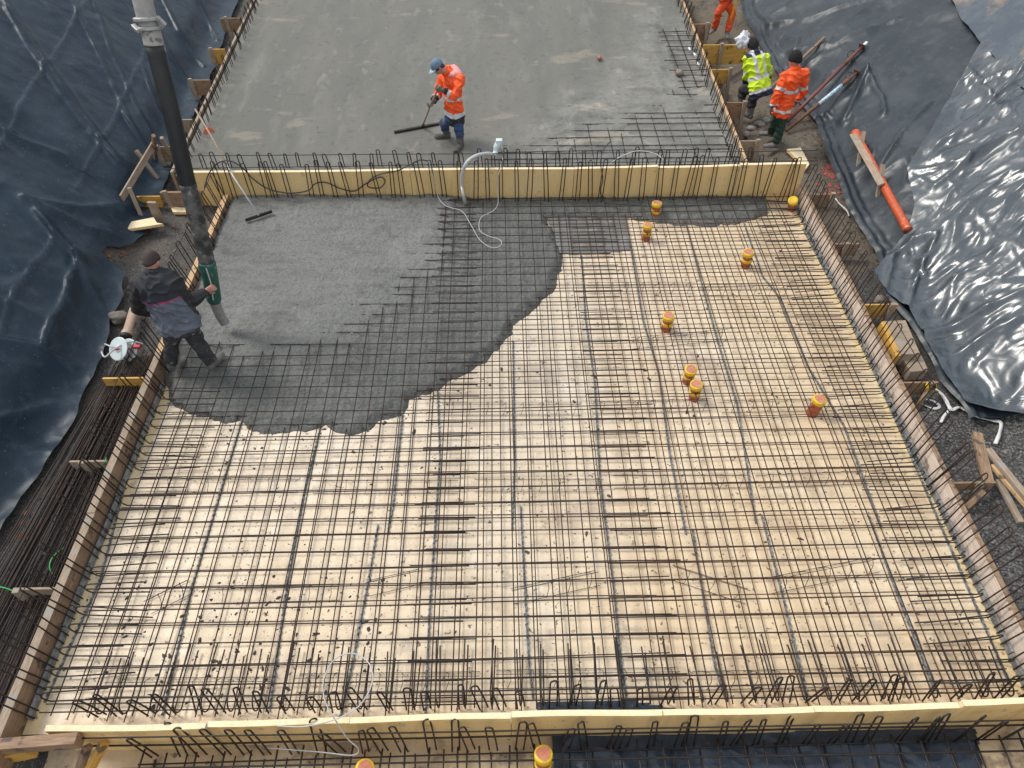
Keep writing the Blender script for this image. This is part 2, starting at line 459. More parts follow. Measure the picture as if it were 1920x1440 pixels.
class MB:
    """collects shapes and links them as ONE mesh object."""

    def __init__(self):
        self.v, self.f, self.mi = [], [], []

    def add(self, vs, fs, mi=0):
        k = len(self.v)
        self.v += [tuple(p) for p in vs]
        self.f += [tuple(i + k for i in f) for f in fs]
        self.mi += [mi] * len(fs)
        return self

    def box(self, c, half, axes=None, mi=0, taper=1.0):
        c = Vector(c)
        ax = axes or (Vector((1, 0, 0)), Vector((0, 1, 0)), Vector((0, 0, 1)))
        vs = []
        for z in (-1, 1):
            k = taper if z > 0 else 1.0
            for x, y in ((-1, -1), (1, -1), (1, 1), (-1, 1)):
                vs.append(c + ax[0] * (x * half[0] * k) + ax[1] * (y * half[1] * k) + ax[2] * (z * half[2]))
        return self.add(vs, [(0, 3, 2, 1), (4, 5, 6, 7), (0, 1, 5, 4), (1, 2, 6, 5), (2, 3, 7, 6), (3, 0, 4, 7)], mi)

    def beam(self, p0, p1, w, h, up=(0, 0, 1), mi=0):
        p0, p1 = Vector(p0), Vector(p1)
        x = (p1 - p0)
        L = x.length
        x.normalize()
        u = Vector(up)
        y = u.cross(x).normalized()
        z = x.cross(y).normalized()
        return self.box((p0 + p1) / 2, (L / 2, w / 2, h / 2), (x, y, z), mi)

    def tube(self, pts, r, n=6, cap=True, mi=0):
        pts = [Vector(p) for p in pts]
        rs = r if isinstance(r, (list, tuple)) else [r] * len(pts)
        k = len(self.v)
        t0 = (pts[1] - pts[0]).normalized()
        a = t0.orthogonal().normalized()
        rings = []
        prev = t0
        for i, p in enumerate(pts):
            if i == 0:
                t = t0
            elif i == len(pts) - 1:
                t = (pts[i] - pts[i - 1]).normalized()
            else:
                t = ((pts[i + 1] - pts[i]).normalized() + (pts[i] - pts[i - 1]).normalized())
                t = t.normalized() if t.length > 1e-6 else prev
            q = prev.rotation_difference(t)
            a = (q @ a)
            a = (a - t * a.dot(t)).normalized()
            b = t.cross(a)
            prev = t
            for j in range(n):
                an = 2 * math.pi * j / n
                self.v.append(tuple(p + (a * math.cos(an) + b * math.sin(an)) * rs[i]))
        for i in range(len(pts) - 1):
            for j in range(n):
                self.f.append((k + i * n + j, k + i * n + (j + 1) % n, k + (i + 1) * n + (j + 1) % n, k + (i + 1) * n + j))
                self.mi.append(mi)
        if cap:
            self.f.append(tuple(k + j for j in reversed(range(n))))
            self.f.append(tuple(k + (len(pts) - 1) * n + j for j in range(n)))
            self.mi += [mi, mi]
        return self

    def loft(self, rings, mi=0):
        """rings: (centre, half a, half b, axis a, axis b)"""
        n = 14
        k = len(self.v)
        for c, ra, rb, aa, ab in rings:
            for j in range(n):
                an = 2 * math.pi * j / n
                self.v.append(tuple(Vector(c) + Vector(aa) * (ra * math.cos(an)) + Vector(ab) * (rb * math.sin(an))))
        for i in range(len(rings) - 1):
            for j in range(n):
                self.f.append((k + i * n + j, k + i * n + (j + 1) % n, k + (i + 1) * n + (j + 1) % n, k + (i + 1) * n + j))
                self.mi.append(mi)
        self.f.append(tuple(k + j for j in reversed(range(n))))
        self.f.append(tuple(k + (len(rings) - 1) * n + j for j in range(n)))
        self.mi += [mi, mi]
        return self

    def ball(self, c, r3, axes=None, mi=0, nu=14, nv=9):
        ax = axes or (Vector((1, 0, 0)), Vector((0, 1, 0)), Vector((0, 0, 1)))
        c = Vector(c)
        k = len(self.v)
        for i in range(nv + 1):
            th = math.pi * i / nv
            th = min(max(th, 0.02), math.pi - 0.02)
            for j in range(nu):
                ph = 2 * math.pi * j / nu
                self.v.append(tuple(c + ax[0] * (r3[0] * math.sin(th) * math.cos(ph)) + ax[1] * (r3[1] * math.sin(th) * math.sin(ph)) + ax[2] * (-r3[2] * math.cos(th))))
        for i in range(nv):
            for j in range(nu):
                self.f.append((k + i * nu + j, k + i * nu + (j + 1) % nu, k + (i + 1) * nu + (j + 1) % nu, k + (i + 1) * nu + j))
                self.mi.append(mi)
        self.f.append(tuple(k + j for j in reversed(range(nu))))
        self.f.append(tuple(k + nv * nu + j for j in range(nu)))
        self.mi += [mi, mi]
        return self

    def build(self, name, mats, parent=None, loc=None, smooth=False, bevel=0.0):
        mats = mats if isinstance(mats, (list, tuple)) else [mats]
        if parent is not None:
            org = Vector(parent.location) if loc is None else Vector(loc)
            p = parent.parent
            while p is not None and loc is None:
                org += Vector(p.location)
                p = p.parent
        else:
            org = Vector(loc) if loc is not None else Vector((0, 0, 0))
        me = bpy.data.meshes.new(name)
        me.from_pydata([(x - org.x, y - org.y, z - org.z) for x, y, z in self.v], [], self.f)
        for m in mats:
            me.materials.append(m)
        if len(mats) > 1:
            me.polygons.foreach_set('material_index', self.mi)
        if smooth:
            me.polygons.foreach_set('use_smooth', [True] * len(me.polygons))
        me.update()
        o = bpy.data.objects.new(name, me)
        COL.objects.link(o)
        if parent is not None:
            o.parent = parent
        else:
            o.location = org
        if bevel:
            b = o.modifiers.new('bevel', 'BEVEL')
            b.width = bevel
            b.segments = 2
            b.limit_method = 'ANGLE'
        return o


def timber(name, p0, p1, w, h, m, parent=None, up=(0, 0, 1), bevel=0.004):
    """a plank along its own X axis, so that the grain follows its length."""
    p0, p1 = Vector(p0), Vector(p1)
    x = p1 - p0
    L = x.length
    x.normalize()
    y = Vector(up).cross(x)
    if y.length < 1e-4:
        y = Vector((0, 1, 0))
    y.normalize()
    z = x.cross(y).normalized()
    k = rnd.uniform(0, 30)
    b = MB()
    b.box((L / 2, 0, 0), (L / 2, w / 2, h / 2))
    me = bpy.data.meshes.new(name)
    # a few cuts along the length and a slight bow keep it from reading as a perfect box
    me.from_pydata(b.v, [], b.f)
    me.materials.append(m)
    o = bpy.data.objects.new(name, me)
    COL.objects.link(o)
    mtx = Matrix((x, y, z)).transposed().to_4x4()
    mtx.translation = p0
    if parent is not None:
        o.parent = parent
        mtx.translation = p0 - parent.location
        o.matrix_local = mtx
    else:
        o.matrix_world = mtx
    if bevel:
        bv = o.modifiers.new('bevel', 'BEVEL')
        bv.width = bevel
        bv.segments = 2
    return o


def grid_obj(name, X, Y, Z, m, smooth=True, mask=None, two=None, attr=None):
    nr, nc = X.shape
    idx = np.arange(nr * nc).reshape(nr, nc)
    q = np.stack([idx[:-1, :-1], idx[:-1, 1:], idx[1:, 1:], idx[1:, :-1]], -1)
    if mask is not None:
        q = q[mask]
    q = q.reshape(-1, 4)
    used = np.unique(q)
    remap = np.zeros(nr * nc, int)
    remap[used] = np.arange(len(used))
    q = remap[q]
    co = np.stack([X, Y, Z], -1).reshape(-1, 3)[used]
    me = bpy.data.meshes.new(name)
    me.vertices.add(len(co))
    me.vertices.foreach_set('co', co.ravel())
    me.loops.add(q.size)
    me.loops.foreach_set('vertex_index', q.ravel())
    me.polygons.add(len(q))
    me.polygons.foreach_set('loop_start', np.arange(0, q.size, 4))
    me.polygons.foreach_set('loop_total', np.full(len(q), 4))
    ms = m if isinstance(m, list) else [m]
    for mm in ms:
        me.materials.append(mm)
    me.update(calc_edges=True)
    me.validate()
    if attr is not None:
        at_ = me.attributes.new('wet', 'FLOAT', 'POINT')
        at_.data.foreach_set('value', attr.ravel()[used])
    if two is not None:
        me.polygons.foreach_set('material_index', two(co[q].mean(1)).astype(int))
    me.polygons.foreach_set('use_smooth', [smooth] * len(me.polygons))
    o = bpy.data.objects.new(name, me)
    COL.objects.link(o)
    return o


# ------------------------------------------------------------------ the pit
XL, XR = -4.63, 5.18            # side boards of the near slab, inner faces
YN, YF = 2.03, 10.56            # near and far divider boards
Z2 = 0.55                       # top of the far slab
ZN = -0.36                      # floor of the strip in front


def interp_px(pts, z):
    q = sorted([(at(px, py, z).y, at(px, py, z).x) for px, py in pts])
    return np.array([a for a, b in q]), np.array([b for a, b in q])


TLy = np.array([-3, 4.1, 6.8, 9.8, 13, 19, 26.0])
TLx = np.array([-5.85, -5.85, -5.65, -5.95, -6.25, -6.75, -7.1])
TRy = np.array([-3, 4.6, 5.6, 7.0, 9.7, 12.8, 17.0, 26])
TRx = np.array([7.4, 7.0, 6.35, 6.2, 6.0, 6.2, 5.75, 5.6])


def slope_z(X, Y):
    xl = np.interp(Y, TLy, TLx)
    xr = np.interp(Y, TRy, TRx)
    zl = np.minimum(np.maximum(0, xl - X) * 0.95, 5.2)
    zr = np.minimum(np.maximum(0, X - xr) * 0.72, 4.9)
    zl = zl * sstep(0, 0.5, xl - X)
    zr = zr * sstep(0, 0.5, X - xr)
    return zl + zr


def ground_z(X, Y):
    X, Y = np.broadcast_arrays(np.asarray(X, float), np.asarray(Y, float))
    z = bank_z(X, Y) + 0.015 * fbm(X * 6, Y * 6, 3) - 0.06
    z = np.where(inside_slabs(X, Y) , -0.2, z)
    z = np.where((X > -4.5) & (X < 6.0) & (Y <= 2.2) & (Y > -6), -0.6, z)
    return z


def inside_slabs(X, Y):
    return ((X > XL - 0.1) & (X < XR + 0.1) & (Y > 1.9) & (Y < 10.7)) | ((X > -5.9) & (X < 4.9) & (Y >= 10.6))


def bank_z(X, Y):
    X, Y = np.broadcast_arrays(np.asarray(X, float), np.asarray(Y, float))
    z = slope_z(X, Y) + 0.03 * fbm(X * 0.9, Y * 0.9, 4)
    z = z + 0.16 * sstep(9.0, 11.5, Y) * sstep(5.0, 5.4, X) * (1 - sstep(7, 8, X)) + 0.1 * sstep(10, 11, Y) * sstep(4.8, 5.2, -X)
    return z


def on_ground(px, py, lift=0.0):
    d = ray(px, py)
    d = d / np.linalg.norm(d)
    ts = np.arange(5.0, 26.0, 0.01)
    P = CAM + ts[:, None] * d
    hit = np.argmax(P[:, 2] < ground_z(P[:, 0], P[:, 1]) + lift)
    return Vector(P[hit])


def on_slope(px, py):
    d = ray(px, py)
    d = d / np.linalg.norm(d)
    ts = np.arange(5.0, 30.0, 0.01)
    P = CAM + ts[:, None] * d
    hit = np.argmax(P[:, 2] < bank_z(P[:, 0], P[:, 1]))
    return Vector(P[hit])


xs = np.concatenate([np.linspace(-70, -12, 14)[:-1], np.arange(-12, 12.01, 0.06), np.linspace(12, 70, 14)[1:]])
ys = np.concatenate([np.linspace(-60, -1, 10)[:-1], np.arange(-1, 24.01, 0.06), np.linspace(24, 110, 14)[1:]])
GX, GY = np.meshgrid(xs, ys)
GZ = ground_z(GX, GY)


def ground_zone(c):
    x, y = c[:, 0], c[:, 1]
    n = perlin(x * 1.1, y * 1.1) * 0.6
    sand = (x > 5.0) & (y > 8.6 + n) | (y > 12.5) & (x > 4.6)
    grav = (x > 5.2) & (y < 6.3 + n)
    return np.where(sand, 1, np.where(grav, 2, 0))


g = grid_obj('ground', GX, GY, GZ, [M_GROUND, M_SAND, M_GRAVEL], two=ground_zone)
tag(g, kind='structure')

# ------------------------------------------------------------------ insulation floor
b = MB()
nx, ny = 60, 50
fx = np.linspace(XL - 0.02, XR + 0.02, nx)
fy = np.linspace(YN - 0.02, YF + 0.02, ny)
FX, FY = np.meshgrid(fx, fy)
fl = grid_obj('floor', FX, FY, 0.004 * fbm(FX * 2, FY * 2, 2), [M_INS, M_INS_EDGE], two=lambda c: ((c[:, 0] < XL + 0.16) | (c[:, 0] > XR - 0.2)),
              attr=np.clip(sstep(0.2, 4.6, FX + 0.9 * fbm(FX * 0.7, FY * 0.7, 3) - 0.12 * (FY - 6)) + 0.55 * sstep(6.5, 2.5, FY + 0.8 * fbm(FX * 0.6, FY * 0.6, 3)), 0, 1))
tag(fl, kind='structure')
FX, FY = np.meshgrid(np.linspace(-4.55, 5.6, 40), np.linspace(-0.5, YN - 0.02, 20))
tag(grid_obj('trench_floor', FX, FY, ZN + 0.006 * fbm(FX * 2, FY * 2, 2), M_INS_DIRTY), kind='structure')


# ------------------------------------------------------------------ concrete
def rows(y0, y1, pitch, seed, jit=0.022):
    q = random.Random(seed)
    n = int((y1 - y0) / pitch)
    return [(y0 + 0.06 + i * pitch + q.uniform(-jit, jit), q.uniform(-0.024, 0.032)) for i in range(n + 1) if y0 + 0.06 + i * pitch < y1]


def seg_dist(X, Y, poly, closed=True):
    d = np.full(X.shape, 1e9)
    ins = np.zeros(X.shape, bool)
    n = len(poly)
    for i in range(n if closed else n - 1):
        x0, y0 = poly[i]
        x1, y1 = poly[(i + 1) % n]
        dx, dy = x1 - x0, y1 - y0
        t = np.clip(((X - x0) * dx + (Y - y0) * dy) / (dx * dx + dy * dy + 1e-12), 0, 1)
        d = np.minimum(d, np.hypot(X - x0 - t * dx, Y - y0 - t * dy))
        if closed:
            c = ((y0 > Y) != (y1 > Y)) & (X < (x1 - x0) * (Y - y0) / (y1 - y0 + 1e-12) + x0)
            ins ^= c
    return np.where(ins, d, -d) if closed else d


front_px = [(296, 700), (318, 728), (330, 757), (380, 778), (430, 785), (458, 784), (468, 800), (512, 807), (560, 802), (600, 793), (612, 786), (628, 800), (655, 809),
            (690, 799), (715, 785), (752, 772), (765, 745), (800, 738), (820, 722), (850, 705), (885, 688), (905, 676), (940, 645), (962, 605), (1000, 572), (1032, 545),
            (1052, 500), (1046, 462), (1036, 432), (1020, 408), (1060, 404), (1110, 409), (1180, 406), (1250, 416), (1330, 421), (1400, 412), (1438, 398), (1452, 384)]
poly = [tuple(at(px, py, 0.03)[:2]) for px, py in front_px]
poly = [(-5.2, poly[0][1])] + poly + [(poly[-1][0], 11.5), (-5.2, 11.5)]
cx = np.arange(XL + 0.004, 4.6, 0.022)
cy = np.arange(4.9, YF - 0.003, 0.022)
CX, CY = np.meshgrid(cx, cy)
sd = seg_dist(CX, CY, poly) + 0.045 * fbm(CX * 4, CY * 4, 5) + 0.012 * np.abs(perlin(CX * 19, CY * 19))
heart = seg_dist(CX, CY, [tuple(at(px, py, 0.2)[:2]) for px, py in [(300, 640), (420, 660), (600, 640), (690, 590), (800, 500), (830, 420), (815, 360), (300, 340)]])
heart = heart + 0.22 * fbm(CX * 1.6, CY * 1.6, 3)
CZ = -0.06 + 0.140 * np.sqrt(np.clip((sd + 0.06) / 0.16, 0, 1)) + 0.030 * sstep(0.05, 0.7, sd)
CZ += 0.022 * np.exp(-((sd - 0.12) / 0.10) ** 2) * (0.6 + fbm(CX * 6, CY * 6, 3))
CZ += 0.111 * sstep(-0.85, 0.45, heart) * sstep(0.2, 0.8, sd)
lump = 0.012 * fbm(CX * 3, CY * 3, 3) + 0.012 * fbm(CX * 11, CY * 11, 4) + 0.010 * np.abs(perlin(CX * 24, CY * 24))
CZ += lump * sstep(-0.03, 0.12, sd) * (1 - 0.35 * sstep(0.4, 1.2, heart))
UPY = [q[0] for q in rows(YN + 0.08, YF - 0.10, 0.20, 21)]
band = sum(np.exp(-((CY - q) / 0.032) ** 2) for q in UPY)
CZ -= 0.007 * band * np.clip(0.5 + fbm(CX * 5, CY * 5, 3), 0, 1.3) * sstep(0.2, 0.6, sd)
hole = np.array(at(420, 655, 0.2))
CZ -= 0.05 * np.exp(-((CX - hole[0]) ** 2 + (CY - hole[1]) ** 2) / 0.03)
cm = (sd > -0.13)
cmask = cm[:-1, :-1] | cm[1:, 1:]
wet = np.clip(1 - sstep(-0.85, 0.55, heart + 0.30 * fbm(CX * 2.5, CY * 2.5, 4)) + 0.65 * band * sstep(0.0, 0.5, fbm(CX * 9, CY * 9, 4) + 0.45 * fbm(CX * 0.8, CY * 0.8, 2) + 0.1), 0, 1)
pour = grid_obj('wet_concrete', CX, CY, CZ, M_CONC_NEW, mask=cmask, attr=wet)
tag(pour, 'freshly poured wet grey concrete spreading over the rebar from the far board', 'concrete', kind='stuff')

# far slab
L2y = [10.66, 14, 18, 22]
L2x = [-5.52, -5.62, -5.76, -5.9]
R2x = [4.22, 4.28, 4.40, 4.5]
uy = np.arange(10.66, 21.5, 0.03)
uu = np.linspace(0, 1, 330)
U, SY = np.meshgrid(uu, uy)
xl2 = np.interp(SY, L2y, L2x) + 0.02
xr2 = np.interp(SY, L2y, R2x) - 0.02
SX = xl2 + (xr2 - xl2) * U
rough_zone = seg_dist(SX, SY, [tuple(at(px, py, Z2)[:2]) for px, py in [(930, 330), (1000, 250), (1080, 190), (1180, 130), (1225, 40), (1330, 40), (1450, 330)]])
rz = sstep(-0.9, 0.5, rough_zone)
dip = seg_dist(SX, SY, [tuple(at(px, py, Z2)[:2]) for px, py in [(840, 340), (950, 282), (1060, 245), (1200, 205), (1390, 180), (1420, 340)]])
dip2 = seg_dist(SX, SY, [tuple(at(px, py, Z2)[:2]) for px, py in [(1236, 80), (1252, 175), (1300, 180), (1340, 80), (1290, 40), (1240, 40)]])
SZ = Z2 + 0.004 * fbm(SX * 0.7, SY * 0.5, 3) + rz * (0.008 * fbm(SX * 4, SY * 9, 3) + 0.010 * fbm(SX * 14, SY * 14, 3))
SZ += rz * 0.006 * np.maximum(0, ridged(SX * 0.9, SY * 4.5)) ** 2
SZ -= 0.034 * sstep(-0.35, 0.5, dip + 0.3 * fbm(SX * 2, SY * 2, 3)) + 0.045 * sstep(-0.15, 0.1, dip2)
slab2 = grid_obj('concrete_slab', SX, SY, SZ, M_CONC_OLD, attr=1 - rz * np.clip(0.75 + fbm(SX * 2, SY * 3, 4), 0, 1))
tag(slab2, kind='structure')
b = MB()
b.box((-0.65, 16.0, 0.1), (4.7, 5.3, 0.34))
tag(b.build('slab_base', M_CONC_OLD), kind='structure')

# ------------------------------------------------------------------ plastic sheets on the banks


def ridge(X, Y, pts, width, height):
    """a tension fold along a line of picture points lying on the bank"""
    poly = [tuple(on_slope(px, py)[:2]) for px, py in pts]
    d = seg_dist(X, Y, poly, closed=False)
    return height * (0.55 * np.exp(-np.abs(d) / (width * 0.75)) + 0.55 * np.exp(-(d / width) ** 2))


def film(name, edge_px, x_end, y0, y1, wrinkle, m, lift, step=0.03, jag=0.03, shape=None, right=True):
    e = [on_slope(px, py) for px, py in edge_px]
    ey = np.array([p.y for p in e])
    ex = np.array([p.x for p in e])
    o = np.argsort(ey)
    ey, ex = ey[o], ex[o]
    y = np.arange(y0, y1, step)
    x_edge = np.interp(y, ey, ex) + jag * fbm(y * 2.2, y * 0 + 3.3, 3)
    n = int(abs(x_end - x_edge).max() / step)
    t = np.linspace(0, 1, n)
    T, Y = np.meshgrid(t, y)
    X = x_edge[:, None] * (1 - T) + x_end * T
    Y = Y + 0.03 * fbm(X * 2, Y * 2, 2) * (T < 0.3)
    base = bank_z(X, Y)
    w = wrinkle(X, Y)
    dist = np.abs(X - x_edge[:, None])
    Z = base + lift + w * (0.35 + 0.65 * sstep(0, 0.5, dist))
    if shape is not None:
        Z = Z + shape(X, Y, dist)
    return grid_obj(name, X, Y, Z, m)


def wr_left(X, Y):
    # long tension folds running down the bank, plus soft buckles and a packed-flat crease grid
    a = math.radians(-52)
    u = X * math.cos(a) + Y * math.sin(a)
    v = -X * math.sin(a) + Y * math.cos(a)
    wx = 0.25 * fbm(X * 0.5, Y * 0.5, 2)
    z = 0.030 * fbm(u * 0.25, (v + wx) * 1.3, 3) + 0.020 * np.maximum(0, ridged(u * 0.28 + 3, (v + wx) * 1.1)) ** 4
    z += 0.010 * fbm(X * 1.8, Y * 1.8, 3)
    low = sstep(11.5, 7.5, Y)
    c = np.maximum(0, ridged(X * 0.9 + fbm(X, Y, 2) * 0.4, Y * 0.55)) ** 3
    c2 = np.maximum(0, ridged(X * 0.5 + 7 + fbm(X + 4, Y, 2) * 0.3, Y * 1.2 + 2)) ** 3
    z += 0.022 * np.abs(perlin(X * 1.4 + wx, Y * 0.8)) + low * (0.07 * np.abs(perlin(X * 0.8 + wx, Y * 0.9 + 4)) + 0.035 * np.abs(perlin(X * 2.0 + wx, Y * 1.7)) + 0.055 * c + 0.05 * c2 + 0.03 * fbm(X * 1.1, Y * 1.1, 3))
    for pts, wd, ht in FOLDS_L:
        z += ridge(X, Y, pts, wd, ht * 1.35)
    return z


FOLDS_L = [
    ([(15, 10), (75, 105), (160, 225), (245, 335)], 0.07, 0.075),
    ([(20, 30), (60, 100), (130, 200), (230, 320)], 0.05, 0.05),
    ([(135, 0), (185, 100), (250, 240), (290, 300)], 0.05, 0.05),
    ([(180, 10), (215, 110), (270, 230), (310, 290)], 0.04, 0.045),
    ([(285, 30), (320, 110), (370, 170)], 0.06, 0.06),
    ([(305, 0), (340, 70), (385, 130)], 0.05, 0.07),
    ([(270, 130), (300, 215), (325, 250)], 0.04, 0.05),
    ([(235, 220), (262, 260), (280, 300)], 0.03, 0.04),
    ([(370, 0), (395, 50), (410, 80)], 0.05, 0.06),
    ([(60, 390), (110, 415), (170, 440), (220, 450)], 0.07, 0.10),
    ([(80, 395), (130, 400), (200, 405), (250, 395)], 0.07, 0.07),
    ([(80, 412), (120, 460), (160, 500)], 0.06, 0.08),
    ([(165, 500), (180, 550), (200, 590)], 0.05, 0.09),
    ([(165, 500), (130, 600), (100, 665)], 0.05, 0.06),
    ([(0, 655), (70, 665), (150, 700)], 0.09, 0.08),
    ([(0, 805), (60, 790), (110, 770)], 0.06, 0.07),
    ([(0, 250), (60, 280), (120, 300)], 0.08, 0.06),
    # packing creases
    ([(5, 290), (90, 140), (172, 0)], 0.024, 0.030),
    ([(150, 365), (215, 240), (275, 100)], 0.024, 0.028),
    ([(0, 660), (55, 545), (112, 455)], 0.024, 0.03),
    ([(97, 668), (130, 570), (166, 500)], 0.024, 0.032),
    ([(0, 840), (40, 765)], 0.02, 0.015),
]


def wr_a(X, Y):
    z = 0.02 * fbm(X * 0.8, Y * 0.8, 3)
    a = math.radians(20)
    u = X * math.cos(a) + Y * math.sin(a)
    v = -X * math.sin(a) + Y * math.cos(a)
    z += 0.018 * np.maximum(0, ridged(u * 0.35, v * 0.9 + 0.4 * fbm(X * 0.6, Y * 0.6, 2))) ** 3 + 0.006 * fbm(X * 3, Y * 3, 3)
    lowd = 1 - sstep(0.2, 1.6, X - np.interp(Y, TRy, TRx))
    z += lowd * 0.05 * np.maximum(0, ridged(X * 1.3 + 0.5 * perlin(X * 2, Y * 2), Y * 1.0)) ** 3
    for pts, wd, ht in [([(1420, 60), (1520, 40), (1640, 0)], 0.08, 0.06), ([(1450, 110), (1560, 90), (1680, 40)], 0.08, 0.05),
                        ([(1620, 140), (1600, 190), (1580, 230)], 0.05, 0.10), ([(1620, 140), (1650, 190), (1655, 220)], 0.05, 0.08),
                        ([(1520, 215), (1560, 230), (1580, 240)], 0.05, 0.07), ([(1640, 330), (1690, 250), (1740, 200)], 0.05, 0.05),
                        ([(1520, 40), (1545, 65), (1640, 180), (1700, 260)], 0.02, 0.014), ([(1400, 20), (1500, 125)], 0.02, 0.013)]:
        z += ridge(X, Y, pts, wd, ht)
    return z


def wr_b(X, Y):
    p, q = on_slope(1680, 600), on_slope(1900, 440)
    a = math.atan2(q.y - p.y, q.x - p.x)
    wp = 0.35 * fbm(X * 0.7, Y * 0.7, 2)
    u = X * math.cos(a) + Y * math.sin(a)
    v = -X * math.sin(a) + Y * math.cos(a) + wp * 0.6
    z = 0.05 * np.maximum(0, ridged(u * 0.55, v * 1.7)) ** 3
    z += 0.035 * np.maximum(0, ridged(u * 0.8 + 5, v * 2.8 + 2)) ** 3
    z += 0.03 * np.maximum(0, ridged(u * 1.1 + 9, v * 1.2 + 7 + wp)) ** 4
    z += 0.024 * np.maximum(0, ridged(u * 2.2 + 1, v * 4.5 + wp)) ** 2 + 0.008 * np.maximum(0, ridged(u * 4.5 + 1, v * 8.5 + wp * 2)) ** 2
    z += 0.05 * np.abs(perlin(u * 0.7 + 3, v * 1.5 + wp)) + 0.03 * np.abs(perlin(u * 1.6 + 8, v * 2.6 + wp)) + 0.012 * fbm(X * 3.2, Y * 3.2, 3) + 0.03 * fbm(X * 0.9, Y * 0.9, 2)
    for pts, wd, ht in [([(1830, 100), (1770, 205), (1690, 335)], 0.10, 0.16), ([(1800, 150), (1830, 175), (1910, 150)], 0.05, 0.09),
                        ([(1800, 160), (1850, 205), (1885, 175), (1910, 140)], 0.05, 0.08), ([(1700, 340), (1780, 330), (1850, 285)], 0.05, 0.09),
                        ([(1690, 345), (1740, 370), (1800, 325)], 0.05, 0.08), ([(1800, 320), (1870, 280), (1925, 265)], 0.05, 0.08),
                        ([(1740, 460), (1700, 470), (1660, 500)], 0.06, 0.12), ([(1740, 470), (1710, 530), (1690, 600)], 0.05, 0.10),
                        ([(1670, 470), (1660, 520), (1650, 560)], 0.05, 0.10), ([(1690, 455), (1700, 500), (1720, 540)], 0.04, 0.07),
                        ([(1720, 640), (1800, 620), (1925, 560)], 0.06, 0.13), ([(1760, 690), (1830, 650), (1925, 610)], 0.09, 0.08),
                        ([(1790, 145), (1830, 185), (1880, 225), (1925, 260)], 0.02, 0.015), ([(1700, 275), (1760, 345), (1850, 450), (1925, 545)], 0.02, 0.014)]:
        z += ridge(X, Y, pts, wd, ht)
    return z * (0.25 + 0.75 * sstep(13.1, 12.0, Y))


def wr_c(X, Y):
    return 0.03 * fbm(X * 1.2, Y * 1.2, 3) + 0.03 * np.maximum(0, ridged(X * 0.8, Y * 1.4)) ** 3 + 0.10


edge_l = [(-60, 1080), (0, 1012), (45, 938), (78, 903), (150, 782), (168, 730), (206, 652), (208, 606), (236, 560), (236, 520), (212, 500), (196, 484), (205, 470), (245, 462),
          (286, 430), (284, 402), (262, 398), (300, 370), (330, 300), (395, 150), (440, 20), (470, -60)]
film('plastic_sheet', edge_l, -11.2, 2.5, 22.0, wr_left, M_SHEET_L, 0.05)
tag(bpy.data.objects['plastic_sheet'], 'dark blue plastic sheet covering the whole left bank with long tension folds', 'plastic sheet')
edge_a = [(1372, -60), (1392, 30), (1408, 62), (1460, 150), (1528, 236), (1555, 320), (1598, 420), (1640, 480), (1655, 560), (1720, 640), (1760, 720), (1800, 770)]
o = film('plastic_sheet', edge_a, 11.4, 5.6, 24.0, wr_a, M_SHEET_A, 0.05, shape=lambda X, Y, d: 0.07 * np.exp(-((d - 0.07) / 0.06) ** 2) + 0.04 * np.exp(-((d - 0.22 - 0.05 * perlin(Y * 0.8, Y * 0 + 2)) / 0.04) ** 2))
tag(o, 'smooth slate grey plastic sheet on the right bank behind the workers and the steel props', 'plastic sheet')
edge_b = [(1860, 40), (1832, 96), (1770, 205), (1690, 335), (1705, 400), (1690, 455), (1655, 490), (1632, 525), (1650, 560), (1690, 590), (1722, 640), (1752, 700), (1800, 772), (1915, 788), (1990, 830)]


def lip_b(X, Y, d):
    return 0.05 * np.exp(-(d / 0.25) ** 2)


o = film('plastic_sheet', edge_b, 11.6, 4.6, float(on_slope(1836, 92).y), wr_b, M_SHEET_B, 0.10, step=0.025, shape=lip_b, jag=0.012)
tag(o, 'glossy wrinkled black plastic sheet on the right bank under the orange pipe', 'plastic sheet')
edge_c = [(1990, 265), (1920, 200), (1832, 100), (1792, 50), (1766, 0), (1750, -60)]
o = film('plastic_sheet', edge_c, 11.8, float(on_slope(1990, 265).y), 22.0, wr_c, M_SHEET_C, 0.13, jag=0.01)
tag(o, 'pale dusty plastic sheet with sand smears at the top of the right bank', 'plastic sheet')


def flat_film(name, outline, z, m, label, amp=0.015, step=0.025):
    P = np.array([tuple(at(px, py, z)[:2]) for px, py in outline])
    X, Y = np.meshgrid(np.arange(P[:, 0].min() - 0.05, P[:, 0].max() + 0.05, step), np.arange(P[:, 1].min() - 0.05, P[:, 1].max() + 0.05, step))
    s = seg_dist(X, Y, [tuple(p) for p in P])
    Z = z + amp * (1 + fbm(X * 2.2, Y * 2.2, 3)) + amp * 1.2 * np.maximum(0, ridged(X * 2.1, Y * 2.7)) ** 3
    mk = s > 0
    o = grid_obj(name, X, Y, Z, m, mask=mk[:-1, :-1] & mk[1:, 1:])
    return tag(o, label, 'plastic sheet')


flat_film('plastic_sheet', [(1030, 1376), (1830, 1362), (1850, 1500), (1040, 1500)], ZN + 0.012, M_SHEET_N, 'navy plastic sheet on the trench floor in front of the near divider', amp=0.02)
flat_film('plastic_sheet', [(1002, 1313), (1180, 1310), (1235, 1320), (1300, 1332), (1290, 1352), (1003, 1352)], 0.012, M_SHEET_N, 'small strip of navy film just behind the near divider', amp=0.006)
flat_film('plastic_sheet', [(1020, 395), (1175, 398), (1182, 470), (1100, 478), (1045, 476)], 0.012, M_SLURRY, 'wet grey film smeared with slurry beside the concrete edge', amp=0.005)

# ------------------------------------------------------------------ reinforcement mats
bar_r = 0.0060


